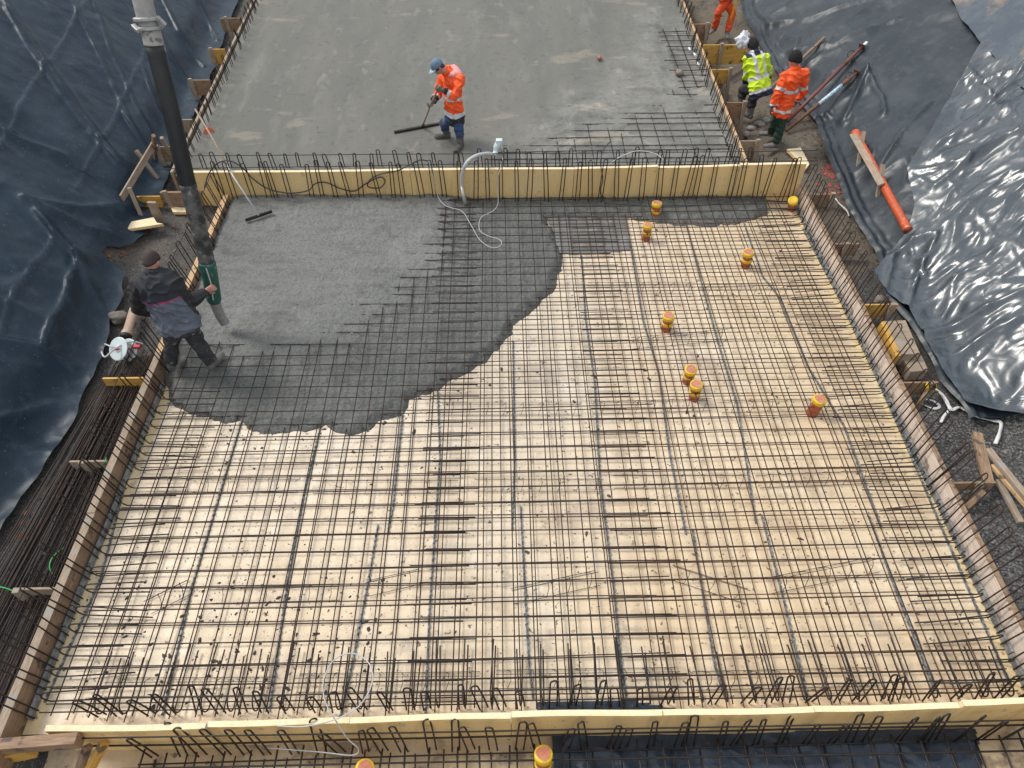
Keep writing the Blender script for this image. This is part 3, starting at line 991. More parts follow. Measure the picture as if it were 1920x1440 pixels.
def bar_pts(p0, p1, k, wob, zwob):
    p0, p1 = Vector(p0), Vector(p1)
    d = (p1 - p0)
    s = Vector((-d.y, d.x, 0)).normalized()
    pts = []
    ph = rnd.uniform(0, 6.28)
    for i in range(k):
        t = i / (k - 1)
        pts.append(p0 + d * t + s * (wob * math.sin(ph + 3.1 * t) + rnd.uniform(-0.3, 0.3) * wob) + Vector((0, 0, zwob * math.sin(ph * 2 + 5 * t) + rnd.uniform(-0.4, 0.4) * zwob)))
    return pts


def mat_of_bars(label, x0, x1, y0, y1, z, ys, sx, ox, r, m, x_long=None, dy=0.0, top_cross=True, wob=0.006, end_jit=0.09):
    """cross bars on the rows ys, long bars every sx metres between the limits x_long"""
    t = thing('rebar_mat', label, 'rebar mat', ((x0 + x1) / 2, (y0 + y1) / 2, z))
    dz = r * 2
    for y, tilt in ys:
        o_ = dy + rnd.uniform(-0.006, 0.006)
        sl = tilt / 9.5 + rnd.choice([0, 0, 0, rnd.uniform(-0.012, 0.012)])
        xa, xb = x0 + rnd.uniform(-end_jit, end_jit), x1 + rnd.uniform(-end_jit, end_jit)
        a = Vector((xa, y + o_ + sl * xa, z + (dz if top_cross else 0)))
        c = Vector((xb, y + o_ + sl * xb, z + (dz if top_cross else 0)))
        MB().tube(bar_pts(a, c, 7, wob, 0.004), r, 5).build('cross_bar', m, t, smooth=True)
    xl_, xr_ = x_long or (x0, x1)
    x = xl_ + ox
    while x < xr_:
        j = rnd.uniform(-0.022, 0.022)
        a = Vector((x + j + rnd.uniform(-0.025, 0.025), y0 + rnd.uniform(-0.03, 0.03), z + (0 if top_cross else dz)))
        c = Vector((x + j + rnd.uniform(-0.025, 0.025), y1 + rnd.uniform(-0.03, 0.03), z + (0 if top_cross else dz)))
        MB().tube(bar_pts(a, c, 9, wob, 0.004), r, 5).build('long_bar', m, t, smooth=True)
        x += sx
    return t


YB0, YB1 = YN + 0.08, YF - 0.10
UP = rows(YB0, YB1, 0.20, 21)
LO = rows(YB0 + 0.07, YB1, 0.20, 22)
mat_of_bars('upper rebar mat on the left half under the concrete edge and hose', -4.42, -0.36, YB0, YB1, 0.185, UP, 0.20, 0.08, 0.0069, M_STEEL, x_long=(-4.42, -0.62))
mat_of_bars('upper rebar mat in the middle, lapping over both its neighbours', -0.98, 1.84, YB0, YB1, 0.187, UP, 0.20, 0.05, 0.0071, M_DARKSTEEL, x_long=(-0.58, 1.45), dy=0.017)
mat_of_bars('upper rebar mat on the right half around the capped drain pipes', 1.15, 4.95, YB0, YB1, 0.185, UP, 0.20, 0.05, 0.0069, M_STEEL, x_long=(1.5, 4.95))
mat_of_bars('lower rebar mat close to the floor on the left half', -4.42, -0.50, YB0, YB1, 0.045, LO, 0.205, 0.15, 0.0062, M_STEEL, x_long=(-4.42, -0.8))
mat_of_bars('lower rebar mat close to the floor in the middle', -0.95, 1.70, YB0, YB1, 0.047, LO, 0.205, 0.02, 0.0062, M_STEEL, x_long=(-0.7, 1.3), dy=0.013)
mat_of_bars('lower rebar mat close to the floor on the right half', 1.2, 4.95, YB0, YB1, 0.045, LO, 0.205, 0.03, 0.0062, M_RUST, x_long=(1.45, 4.95))
mat_of_bars('rebar mat half sunk in the far slab behind the divider board', -0.5, 4.15, 10.75, 13.6, Z2 - 0.029, rows(10.78, 13.6, 0.23, 5), 0.30, 0.05, 0.0075, M_DARKSTEEL, wob=0.012)
mat_of_bars('short exposed rebar mat in the gap of the far slab by its right board', 3.55, 4.25, 13.6, 16.4, Z2 - 0.020, rows(13.6, 16.4, 0.23, 6), 0.33, 0.1, 0.009, M_DARKSTEEL, wob=0.012)
mat_of_bars('rebar mat in the trench in front of the near divider', -3.6, 5.2, 1.1, 1.90, ZN + 0.16, rows(1.1, 1.9, 0.2, 7), 0.25, 0.1, 0.010, M_DARKSTEEL)
mat_of_bars('lower rebar mat on the trench floor in front of the near divider', -3.6, 5.2, 1.1, 1.86, ZN + 0.05, rows(1.15, 1.9, 0.2, 8), 0.25, 0.2, 0.008, M_DARKSTEEL)


# ------------------------------------------------------------------ spacers on the floor
def spacer(pts, label):
    P = [at(px, py, 0.0) for px, py in pts]
    b = MB()
    # a low wavy plastic strip
    k = 0
    for a, c in zip(P[:-1], P[1:]):
        d = c - a
        n = max(2, int(d.length / 0.035))
        s = Vector((-d.y, d.x, 0)).normalized()
        for i in range(n):
            t0, t1 = i / n, (i + 1) / n
            w = rnd.uniform(0.006, 0.012) * (1 if k % 2 else -1)
            k += 1
            p, q = a + d * t0 + s * w, a + d * t1 - s * w
            b.beam(p + Vector((0, 0, 0.018)), q + Vector((0, 0, 0.018)), 0.010, 0.018)
        b.beam(a + Vector((0, 0, 0.006)), c + Vector((0, 0, 0.006)), 0.020, 0.008)
    o = b.build('spacer_strip', M_SPACER, loc=P[0])
    return tag(o, label, 'spacer strip', 'grey spacer strips lying under the rebar')


for pts, lab in [
    ([(456, 783), (412, 930), (362, 1097), (305, 1342)], 'grey spacer strip from the concrete lip, second from the left board'),
    ([(606, 783), (570, 930), (540, 1090), (505, 1335)], 'grey spacer strip starting at the notch of the concrete lip'),
    ([(756, 768), (737, 950), (727, 1003)], 'short grey spacer strip ending where another starts left of the first lap row'),
    ([(709, 985), (690, 1095), (660, 1250), (638, 1345)], 'grey spacer strip running under the wire loop to the near divider'),
    ([(820, 712), (825, 860), (815, 1000), (805, 1150), (798, 1338)], 'long grey spacer strip along the left row of lapped bars'),
    ([(962, 640), (965, 860), (960, 995)], 'grey perforated spacer strip in the middle, the piece nearer the concrete'),
    ([(976, 950), (984, 1100), (992, 1250), (1000, 1312)], 'grey perforated spacer strip in the middle, the piece nearer the near divider'),
    ([(1090, 480), (1098, 600), (1115, 720), (1125, 900), (1150, 1100), (1165, 1250), (1175, 1312)], 'long grey spacer strip along the right row of lapped bars'),
    ([(1175, 420), (1205, 600), (1235, 700), (1255, 850), (1286, 1003)], 'grey spacer strip passing left of the pair of drain pipes'),
    ([(1298, 993), (1315, 1100), (1340, 1250), (1360, 1312)], 'grey spacer strip continuing below the pair of drain pipes'),
    ([(1285, 415), (1312, 520), (1345, 640), (1382, 760), (1417, 982)], 'grey spacer strip passing right of the pair of drain pipes'),
    ([(1428, 968), (1470, 1130), (1515, 1312)], 'grey spacer strip under the right mat, reaching the near divider'),
    ([(1395, 420), (1430, 520), (1462, 560), (1515, 690), (1582, 800), (1652, 992)], 'grey spacer strip passing the tilted drain pipe'),
    ([(1628, 968), (1680, 1110), (1752, 1295)], 'grey spacer strip right of all, nearer the near divider'),
    ([(1505, 430), (1600, 612), (1690, 815), (1760, 980), (1893, 1285)], 'grey spacer strip along the foot of the right board'),
    ([(290, 740), (240, 890), (190, 1085), (85, 1318)], 'grey spacer strip along the foot of the left board'),
]:
    spacer(pts, lab)


# ------------------------------------------------------------------ wire lattice chairs carrying the upper mat
def lattice(pts, label, h=0.16):
    P = [at(px, py, 0.0) for px, py in pts]
    t = thing('wire_chair', label, 'wire chair', P[0], 'wire lattice chairs carrying the upper mat')
    w = MB()
    z1, z2 = Vector((0, 0, 0.02)), Vector((0, 0, h))
    for a, c in zip(P[:-1], P[1:]):
        d = c - a
        s = Vector((-d.y, d.x, 0)).normalized() * 0.09
        w.tube([a + s + z1, c + s + z1], 0.0034, 4)
        w.tube([a - s + z1, c - s + z1], 0.0034, 4)
        w.tube([a + z2, c + z2], 0.0034, 4)
    w.build('wire', M_DARKSTEEL, t)
    for a, c in zip(P[:-1], P[1:]):
        d = c - a
        s = Vector((-d.y, d.x, 0)).normalized() * 0.09
        n = max(1, int(d.length / 0.22))
        for i in range(n):
            p = a + d * ((i + 0.5) / n)
            e = d.normalized() * 0.035
            MB().tube([p + s + Vector((0, 0, 0.01)), p + s * 0.5 + e + Vector((0, 0, h * 0.7)), p + e + Vector((0, 0, h + 0.012)), p - s * 0.5 + e + Vector((0, 0, h * 0.7)), p - s + Vector((0, 0, 0.01))], 0.0034, 4).build('bent_wire_leg', M_DARKSTEEL, t)
    return t


for pts, lab in [
    ([(300, 912), (560, 912)], 'thin wire chair row behind the left lap row, left piece'),
    ([(590, 915), (860, 915)], 'thin wire chair row running up to the left lap row'),
    ([(890, 912), (1130, 912)], 'thin wire chair row between the two lap rows'),
    ([(1150, 905), (1400, 905)], 'thin wire chair row just right of the right lap row'),
    ([(1420, 905), (1660, 895)], 'thin wire chair row nearest the right board at half depth'),
    ([(830, 770), (1090, 770)], 'thin wire chair row below the concrete lip, left piece'),
    ([(1110, 768), (1330, 762)], 'thin wire chair row beside the pair of drain pipes'),
    ([(1350, 766), (1560, 762)], 'thin wire chair row passing behind the tilted drain pipe'),
    ([(1100, 545), (1300, 545)], 'thin wire chair row right of the concrete tip'),
    ([(1310, 548), (1480, 550)], 'thin wire chair row below the back right drain pipe'),
    ([(1180, 648), (1360, 632)], 'thin wire chair row below the single middle drain pipe'),
    ([(280, 1140), (360, 1100)], 'short crooked wire chair near the left board'),
    ([(400, 1118), (640, 1112)], 'thin wire chair row crossing the left mat towards the near divider'),
    ([(690, 1105), (790, 1082)], 'short wire chair tilted beside the left lap row'),
    ([(960, 1120), (1120, 1085)], 'wire chair lying askew in the middle mat'),
    ([(1260, 1075), (1400, 1120)], 'wire chair lying askew right of the right lap row'),
    ([(1440, 1100), (1640, 1060)], 'wire chair bent upward near the right board'),
    ([(210, 1290), (520, 1288)], 'thin wire chair row close behind the near divider, left piece'),
    ([(560, 1282), (900, 1278)], 'thin wire chair row under the wire loop'),
    ([(930, 1275), (1270, 1270)], 'thin wire chair row close behind the near divider, middle piece'),
    ([(1300, 1278), (1640, 1270)], 'thin wire chair row close behind the near divider, right piece'),
]:
    lattice(pts, lab)


# ------------------------------------------------------------------ bent bars along the edges
def hairpin_mesh(h, w, r, m, lean=0.0, base=0.0, foot=0.0):
    """upside-down U of steel bar; local X = width direction, local Y = lean direction"""
    pts = []
    zt = h - w / 2
    for s in (-1,):
        if foot:
            pts.append((s * w / 2, foot, base + 0.02))
        pts.append((s * w / 2, lean * 0.0, base))
    pts.append((-w / 2, lean * 0.5, (base + zt) / 2))
    pts.append((-w / 2, lean * zt / h, zt))
    for i in range(1, 6):
        a = math.pi - math.pi * i / 6
        pts.append((math.cos(a) * w / 2, lean * (zt + math.sin(a) * w / 2) / h, zt + math.sin(a) * w / 2))
    pts.append((w / 2, lean * zt / h, zt))
    pts.append((w / 2 + 0.01, lean * 0.5, (base + zt) / 2))
    pts.append((w / 2 + 0.012, 0.0, base))
    if foot:
        pts.append((w / 2, foot, base + 0.02))
    return MB().tube(pts, r, 5).build('hairpin_bar', m, smooth=True)


def row_of(protos, spots, label, group):
    first = {}
    for p, rz, k, tilt in spots:
        src = protos[k]
        o = src.copy()
        COL.objects.link(o)
        o.location = p
        o.rotation_euler = (tilt[0], tilt[1], rz)
        tag(o, label, 'hairpin bar', group)
    for s in protos:
        bpy.data.objects.remove(s)


def hair_line(p0, p1, n, h, w, r, m, label, group, lean, rz, jit=0.05, wide=True, tilt=0.05):
    """n hairpins from p0 to p1; lean is a vector in the local frame's Y"""
    protos = [hairpin_mesh(h + rnd.uniform(-0.04, 0.04), w * f, r, m, lean + rnd.uniform(-0.03, 0.03)) for f in (1.0, 0.8, 1.15)]
    p0, p1 = Vector(p0), Vector(p1)
    spots = []
    for i in range(n):
        t = (i + rnd.uniform(-0.28, 0.28)) / (n - 1)
        spots.append((p0.lerp(p1, t), rz + rnd.uniform(-0.25, 0.25), rnd.randrange(3), (rnd.uniform(-tilt, tilt), rnd.uniform(-tilt, tilt))))
    row_of(protos, spots, label, group)


PI = math.pi
hair_line((XL + 0.07, YN + 0.2, 0.02), (XL + 0.05, YF - 0.3, 0.02), 36, 0.80, 0.075, 0.0082, M_DARKSTEEL, 'steel hairpin bar standing inside the left formwork board, tied to a rod along the tops',
          'hairpin bars along the left board', 0.16, PI / 2, tilt=0.04)
hair_line((XR - 0.09, YN + 0.2, 0.02), (XR - 0.07, YF - 0.25, 0.02), 37, 0.82, 0.09, 0.0082, M_STEEL, 'steel hairpin bar leaning over the right formwork board towards the gravel',
          'hairpin bars along the right board', -0.10, PI / 2, tilt=0.05)
hair_line((-4.75, YF - 0.10, 0.02), (5.1, YF - 0.10, 0.02), 42, 0.86, 0.058, 0.0088, M_DARKSTEEL, 'steel hairpin bar in front of the yellow far divider, its hook above the board',
          'hairpin bars before the far divider', 0.04, 0.0, tilt=0.07)
hair_line((-5.3, YF + 0.30, Z2 - 0.3), (4.3, YF + 0.30, Z2 - 0.3), 42, 0.58, 0.058, 0.0092, M_DARKSTEEL, 'short steel hairpin bar rising from the far slab just behind the divider',
          'hairpin bars behind the far divider', 0.04, 0.0, tilt=0.09)
hair_line((-3.95, YN + 0.13, 0.02), (5.0, YN + 0.13, 0.02), 40, 0.42, 0.060, 0.0088, M_HOOK, 'rusty hairpin bar on the slab side of the near divider', 'hairpin bars behind the near divider', 0.05, 0.15, tilt=0.14)
hair_line((-3.4, YN - 0.16, ZN + 0.05), (5.1, YN - 0.16, ZN + 0.05), 40, 0.59, 0.060, 0.0090, M_DARKSTEEL, 'dark hairpin bar on the trench side of the near divider', 'hairpin bars in front of the near divider', 0.05, 0.15, tilt=0.12)
hair_line((-5.36, 10.9, Z2 - 0.2), (-5.66, 19.2, Z2 - 0.2), 32, 0.55, 0.07, 0.0082, M_DARKSTEEL, 'steel hairpin bar along the left edge of the far slab', 'hairpin bars along the far slab left edge', 0.04, PI / 2, tilt=0.08)
hair_line((4.02, 10.9, Z2 - 0.2), (4.24, 18.6, Z2 - 0.2), 30, 0.62, 0.08, 0.0082, M_STEEL, 'steel hairpin bar along the right edge of the far slab', 'hairpin bars along the far slab right edge', -0.06, PI / 2, tilt=0.08)


def rod(p0, p1, r, m, label, k=9, wob=0.012):
    o = MB().tube(bar_pts(p0, p1, k, wob, 0.01), r, 5).build('rebar_rod', m, smooth=True, loc=p0)
    return tag(o, label, 'rebar rod')


rod((XL - 0.10, YN + 0.1, 0.73), (XL - 0.14, YF - 0.2, 0.73), 0.006, M_DARKSTEEL, 'long rod tied through the hooks of the left hairpin bars')
rod((XR + 0.03, YN + 0.1, 0.76), (XR + 0.03, YF - 0.2, 0.76), 0.006, M_STEEL, 'long rod tied through the hooks of the right hairpin bars')
rod((-5.6, YF + 0.30, 0.80), (5.4, YF + 0.28, 0.80), 0.007, M_DARKSTEEL, 'long rod through the hooks behind the far divider', 14)
rod((-5.7, YF - 0.07, 0.81), (5.3, YF - 0.07, 0.81), 0.007, M_DARKSTEEL, 'long rod through the hooks in front of the far divider', 14)
rod((0.5, YF - 0.14, 0.16), (5.1, YF - 0.14, 0.17), 0.006, M_DARKSTEEL, 'rod low in front of the far divider, tied to the hairpins', 8)
rod((0.9, YF - 0.16, 0.08), (5.1, YF - 0.17, 0.08), 0.006, M_DARKSTEEL, 'lowest rod at the foot of the far divider', 8)
rod((-3.9, YN + 0.18, 0.38), (5.0, YN + 0.20, 0.38), 0.008, M_DARKSTEEL, 'rod through the hooks on the slab side of the near divider', 12)
rod((-4.0, YN - 0.12, 0.22), (5.2, YN - 0.12, 0.22), 0.008, M_DARKSTEEL, 'rod through the hooks on the trench side of the near divider', 12)
rod((-4.0, YN - 0.10, ZN + 0.28), (5.2, YN - 0.10, ZN + 0.28), 0.010, M_DARKSTEEL, 'low rod along the trench face of the near divider', 12)

# edge U bars lying in the slab
def u_bar(h, leg, r, m):
    pts = [(leg, 0, 0.0), (0.10, 0, 0.0)]
    for i in range(7):
        a = -PI / 2 - PI * i / 6
        pts.append((0.06 + math.cos(a) * 0.06, 0.004 * i, h / 2 + math.sin(a) * h / 2))
    pts += [(0.10, 0.03, h), (leg, 0.03 + rnd.uniform(-0.024, 0.032), h)]
    return MB().tube(pts, r, 5).build('edge_bar', m, smooth=True)


def u_line(p0, p1, n, rz, h, leg, label, group):
    src = [u_bar(h, leg + d, 0.0078, M_DARKSTEEL) for d in (0, 0.06, -0.05)]
    p0, p1 = Vector(p0), Vector(p1)
    for i in range(n):
        o = src[rnd.randrange(3)].copy()
        COL.objects.link(o)
        o.location = p0.lerp(p1, (i + rnd.uniform(-0.12, 0.12)) / (n - 1))
        o.rotation_euler = (rnd.uniform(-0.03, 0.03), rnd.uniform(-0.024, 0.032), rz + rnd.uniform(-0.05, 0.05))
        tag(o, label, 'edge bar', group)
    for s in src:
        bpy.data.objects.remove(s)


u_line((XR - 0.12, YN + 0.25, 0.05), (XR - 0.12, YF - 0.3, 0.05), 37, PI, 0.155, 0.72, 'dark U-shaped edge bar whose bend lies at the foot of the right board', 'U bars along the right board')
u_line((XL + 0.12, YN + 0.25, 0.05), (XL + 0.12, 6.1, 0.05), 18, 0.0, 0.155, 0.72, 'dark U-shaped edge bar whose bend lies at the foot of the left board', 'U bars along the left board')
u_line((-3.9, YN + 0.12, 0.05), (4.9, YN + 0.12, 0.05), 36, PI / 2, 0.16, 0.56, 'dark U-shaped edge bar reaching into the slab from the near divider', 'U bars along the near divider')

# ------------------------------------------------------------------ formwork boards
def side_board(label, x, y0, y1, z0, z1, th, m_top, m_in, inner):
    """a standing board along Y; inner = +1 if the slab lies towards +X"""
    L = y1 - y0
    b = MB()
    b.box((L / 2, 0, (z0 + z1) / 2), (L / 2, th / 2, (z1 - z0) / 2))
    for i in range(6):
        b.mi[i] = 0
    side = 4 if inner < 0 else 2
    b.mi[side] = 1
    o = b.build('formwork_board', [m_top, m_in], bevel=0.004)
    o.location = (x, y0, 0)
    o.rotation_euler = (0, 0, PI / 2 + rnd.uniform(-0.004, 0.004))
    return tag(o, label, 'board')


side_board('reddish brown formwork plank at the left edge, nearest the camera corner', XL - 0.05, 1.70, 4.25, -0.12, 0.30, 0.09, M_WOOD_GREY, M_WOOD, 1)
side_board('brown formwork plank at the left edge beside the rebar pile', XL - 0.05, 4.255, 6.75, -0.12, 0.305, 0.088, M_WOOD_GREY, M_WOOD, 1)
side_board('orange brown formwork plank at the left edge behind the man with the hose', XL - 0.06, 6.755, YF - 0.08, -0.12, 0.30, 0.088, M_WOOD_FRESH, M_WOOD, 1)
side_board('pale plywood formwork plank at the right edge, nearest the camera corner', XR + 0.03, 1.55, 4.55, -0.12, 0.30, 0.07, M_WOOD, M_PLY_WHITE, -1)
side_board('pale plywood formwork plank at the right edge beside the loose planks', XR + 0.03, 4.555, 7.3, -0.12, 0.295, 0.07, M_WOOD, M_PLY_WHITE, -1)
side_board('pale plywood formwork plank at the right edge, reaching the far divider', XR + 0.025, 7.305, YF + 0.02, -0.12, 0.305, 0.07, M_WOOD, M_PLY_WHITE, -1)
side_board('weathered formwork plank along the left edge of the far slab, near piece', -5.60, YF + 0.2, 15.0, 0.0, 0.56, 0.05, M_WOOD_GREY, M_WOOD_GREY, 1).rotation_euler.z = PI / 2 + 0.03
side_board('weathered formwork plank along the left edge of the far slab, far piece', -5.735, 15.0, 20.5, 0.0, 0.56, 0.05, M_WOOD_GREY, M_WOOD_GREY, 1).rotation_euler.z = PI / 2 + 0.03
side_board('weathered formwork plank along the right edge of the far slab, near piece', 4.24, YF + 0.14, 14.2, 0.0, 0.60, 0.05, M_WOOD_FRESH, M_WOOD_GREY, -1).rotation_euler.z = PI / 2 - 0.018
side_board('weathered formwork plank along the right edge of the far slab, far piece', 4.305, 14.2, 20.5, 0.0, 0.60, 0.05, M_WOOD_FRESH, M_WOOD_GREY, -1).rotation_euler.z = PI / 2 - 0.018
# grey perforated strips standing along the boards' feet
for x, lab in ((XL + 0.035, 'grey metal strip along the inner face of the left board'), (XR - 0.055, 'grey metal strip along the inner face of the right board')):
    b = MB()
    y = YN + 0.1
    while y < (6.2 if x < 0 else YF - 0.1):
        b.box((x + rnd.uniform(-0.006, 0.006), y + 0.11, 0.05), (0.012, 0.105, 0.045))
        y += 0.225
    tag(b.build('edge_strip', M_GALV, loc=(x, YN, 0)), lab, 'metal strip')


# divider panels of yellow insulation
def panel(p0, p1, z0, z1a, z1b, th, label, name='divider_panel'):
    p0, p1 = Vector(p0), Vector(p1)
    d = p1 - p0
    L = d.length
    n = 10
    vs, fs, mi = [], [], []
    for i in range(n + 1):
        t = i / n
        bow = 0.006 * math.sin(t * 5 + p0.x)
        zt = z1a + (z1b - z1a) * t
        for y, z in ((-th / 2, z0), (th / 2, z0), (th / 2, zt), (-th / 2, zt)):
            vs.append((t * L, y + bow, z))
    for i in range(n):
        k = i * 4
        fs += [(k, k + 4, k + 7, k + 3), (k + 1, k + 2, k + 6, k + 5), (k + 3, k + 7, k + 6, k + 2), (k, k + 1, k + 5, k + 4)]
        mi += [0, 0, 1, 0]
    fs += [(0, 3, 2, 1), (n * 4, n * 4 + 1, n * 4 + 2, n * 4 + 3)]
    mi += [1, 1]
    b = MB()
    b.add(vs, fs)
    b.mi = mi
    o = b.build(name, [M_PANEL, M_PANEL_EDGE], bevel=0.003)
    o.location = (p0.x, p0.y, 0)
    o.rotation_euler = (0, 0, math.atan2(d.y, d.x))
    return tag(o, label, 'insulation panel', 'yellow divider panels')


def fx(px):
    return at_y(px, 318, YF + 0.05).x


for a, c, za, zb, dy, lab in [
    (330, 640, 0.655, 0.65, 0.0, 'yellow panel of the far divider, the piece behind the hose'),
    (641, 768, 0.65, 0.655, 0.003, 'yellow panel of the far divider behind the dark cable'),
    (769, 1076, 0.665, 0.65, 0.0, 'yellow panel of the far divider behind the vibrator hose'),
    (1077, 1232, 0.65, 0.685, -0.004, 'yellow panel of the far divider whose top rises to the right'),
    (1233, 1384, 0.655, 0.675, 0.002, 'yellow panel of the far divider before the far slab corner'),
    (1385, 1508, 0.70, 0.70, 0.0, 'yellow panel at the right end of the far divider'),
]:
    panel((fx(a), YF + 0.05 + dy, 0), (fx(c), YF + 0.05 + dy, 0), -0.02, za, zb, 0.06, lab)


def nx_(px, py=1340, z=0.3):
    return at(px, py, z).x


for a, c, za, zb, dy, lab in [
    (92, 388, 0.28, 0.27, -0.02, 'cream panel at the left end of the near divider'),
    (389, 655, 0.25, 0.26, 0.005, 'cream panel of the near divider under the wire loop'),
    (656, 958, 0.27, 0.31, 0.01, 'cream panel of the near divider left of the yellow cap in the trench'),
    (959, 1242, 0.32, 0.31, 0.015, 'cream panel of the near divider before the navy film strip'),
    (1243, 1528, 0.29, 0.31, 0.01, 'cream panel of the near divider above the navy sheet'),
    (1529, 1806, 0.29, 0.30, 0.02, 'cream panel of the near divider with rusty hooks over it'),
    (1807, 1990, 0.37, 0.37, 0.03, 'cream panel at the right end of the near divider, set higher'),
]:
    panel((nx_(a), YN - 0.03 + dy, 0), (nx_(c), YN - 0.03 + dy, 0), ZN - 0.02, za, zb, 0.055, lab)


# ------------------------------------------------------------------ brackets behind the boards
def bracket(px0, px1, py, z, h, m, label, post=None, tilt=0.0, th=0.028):
    a, c = at(px0, py, z), at(px1, py, z)
    c = Vector((c.x, a.y + tilt, z))
    t = thing('formwork_bracket', label, 'bracket', (a + c) / 2 - Vector((0, 0, h)))
    L = (c - a)
    b = MB()
    d = L.normalized()
    s = Vector((-d.y, d.x, 0))
    lo0, lo1 = 0.0, 0.30 * L.length
    for k in (-1, 1):
        for q in (a + Vector((0, 0, -h)), c + Vector((0, 0, -h * 0.98)), c, a):
            b.v.append(tuple(q + s * (k * th / 2)))
    b.add([], [])
    b.f += [(0, 1, 2, 3), (7, 6, 5, 4), (0, 4, 5, 1), (1, 5, 6, 2), (2, 6, 7, 3), (3, 7, 4, 0)]
    b.mi += [0] * 6
    b.build('shutter_plate', m, t, bevel=0.003)
    if post is not None:
        p = a.lerp(c, post)
        MB().beam(p + s * -0.045 + Vector((0.03, 0, -h - 0.25)), p + s * -0.045 + Vector((0, 0, 0.05)), 0.05, 0.07, up=(1, 0, 0)).build('stake', M_WOOD_GREY, t, bevel=0.003)
    return t


bracket(1312, 1403, 84, 0.62, 0.42, M_PLY_YELLOW, 'large scratched yellow shutter plate beside the white bag', 0.45)
bracket(1333, 1373, 130, 0.6, 0.30, M_PLY_YELLOW, 'small yellow shutter plate with a stake, left of the worker in yellow', 0.9)
bracket(1297, 1333, 45, 0.6, 0.36, M_WOOD, 'brown shutter plate at the feet of the worker in orange trousers', 0.8)
bracket(1356, 1402, 192, 0.55, 0.34, M_WOOD, 'brown bracket plate below the boots of the worker in yellow', 0.85)
bracket(1386, 1426, 264, 0.5, 0.34, M_WOOD_GREY, 'grey brown bracket plate by the corner of the far slab', 0.85)
bracket(1566, 1612, 457, 0.25, 0.24, M_WOOD, 'brown bracket plate beside the wet mud behind the right board', 0.4)
bracket(1526, 1566, 364, 0.28, 0.24, M_WOOD, 'brown bracket plate at the red paint marks', 0.85)
bracket(1619, 1684, 571, 0.27, 0.26, M_PLY_YELLOW, 'wet yellow bracket plate against the crumpled sheet edge', 0.8)
bracket(1690, 1760, 717, 0.25, 0.25, M_WOOD, 'dark bracket plate with the yellow tape roll on its end', 0.75)
bracket(1783, 1868, 905, 0.22, 0.14, M_WOOD, 'reddish bracket plank among the loose planks on the gravel', 0.6)
bracket(192, 270, 709, 0.24, 0.24, M_PLY_YELLOW, 'yellow bracket plate across the end of the rebar pile', None)
bracket(130, 200, 865, 0.22, 0.16, M_WOOD_GREY, 'worn wooden bracket plank over the rebar pile', 0.4)
bracket(24, 108, 1104, 0.22, 0.14, M_WOOD_GREY, 'grey bracket plank nearest the camera on the left board', 0.15)
bracket(412, 452, 34, 0.55, 0.30, M_WOOD, 'brown bracket plate, the farthest on the left edge of the far slab', 0.3)
bracket(390, 421, 92, 0.55, 0.32, M_PLY_YELLOW, 'ochre bracket plate, the middle one on the left edge of the far slab', 0.2)
bracket(352, 393, 150, 0.55, 0.32, M_WOOD, 'brown bracket plate with a stub of stake beside the hose', 0.15)
bracket(336, 362, 224, 0.5, 0.30, M_WOOD_GREY, 'pale bracket plate half hidden behind the hose', None)
bracket(292, 330, 275, 0.5, 0.3, M_WOOD, 'dark brown bracket plate beside the hose, at the top of the slanting plank', 0.1)
bracket(256, 300, 368, 0.26, 0.22, M_PLY_YELLOW, 'bright yellow bracket plate under the slanting plank', None)
bracket(300, 372, 360, 0.34, 0.28, M_WOOD, 'brown box plate left of the hose at the divider end', 0.15, th=0.05)

o = timber('slanting_plank', at(228, 372, 0.42), at(290, 268, 0.62), 0.03, 0.13, M_WOOD_GREY)
tag(o, 'grey plank slanting up to the slab corner with an orange paint mark', 'plank')
MBX = MB()
pp = at(247, 345, 0.47)
MBX.box(pp + Vector((0.05, -0.02, 0.035)), (0.045, 0.012, 0.055))
for i, (x0, y0, x1, y1, z0, z1, lab) in enumerate([
    (268, 412, 242, 352, 0.0, 0.55, 'square wooden stake under the lower end of the slanting plank'),
    (305, 348, 255, 282, 0.0, 0.62, 'brown wooden stake crossing behind the slanting plank'),
    (292, 300, 288, 254, 0.2, 0.9, 'short dark stake at the upper end of the slanting plank'),
    (325, 300, 303, 258, 0.2, 0.75, 'thin dark stake between the slanting plank and the hose'),
]):
    a = at(x0, y0, z0)
    c = at(x1, y1, z1)
    if (c - a).length > 1.4:
        c = a + (c - a).normalized() * 1.1
    o = timber('wooden_stake', a - (c - a).normalized() * 0.15, c, 0.06, 0.06, M_WOOD_GREY if i != 2 else M_WOOD)
    tag(o, lab, 'stake')
a = at(300, 415, 0.0)
o = timber('wooden_stake', a, a + Vector((0.03, -0.05, 0.42)), 0.14, 0.05, M_WOOD_GREY, up=(0, 1, 0))
tag(o, 'wide grey board end standing at the brown box plate', 'stake')


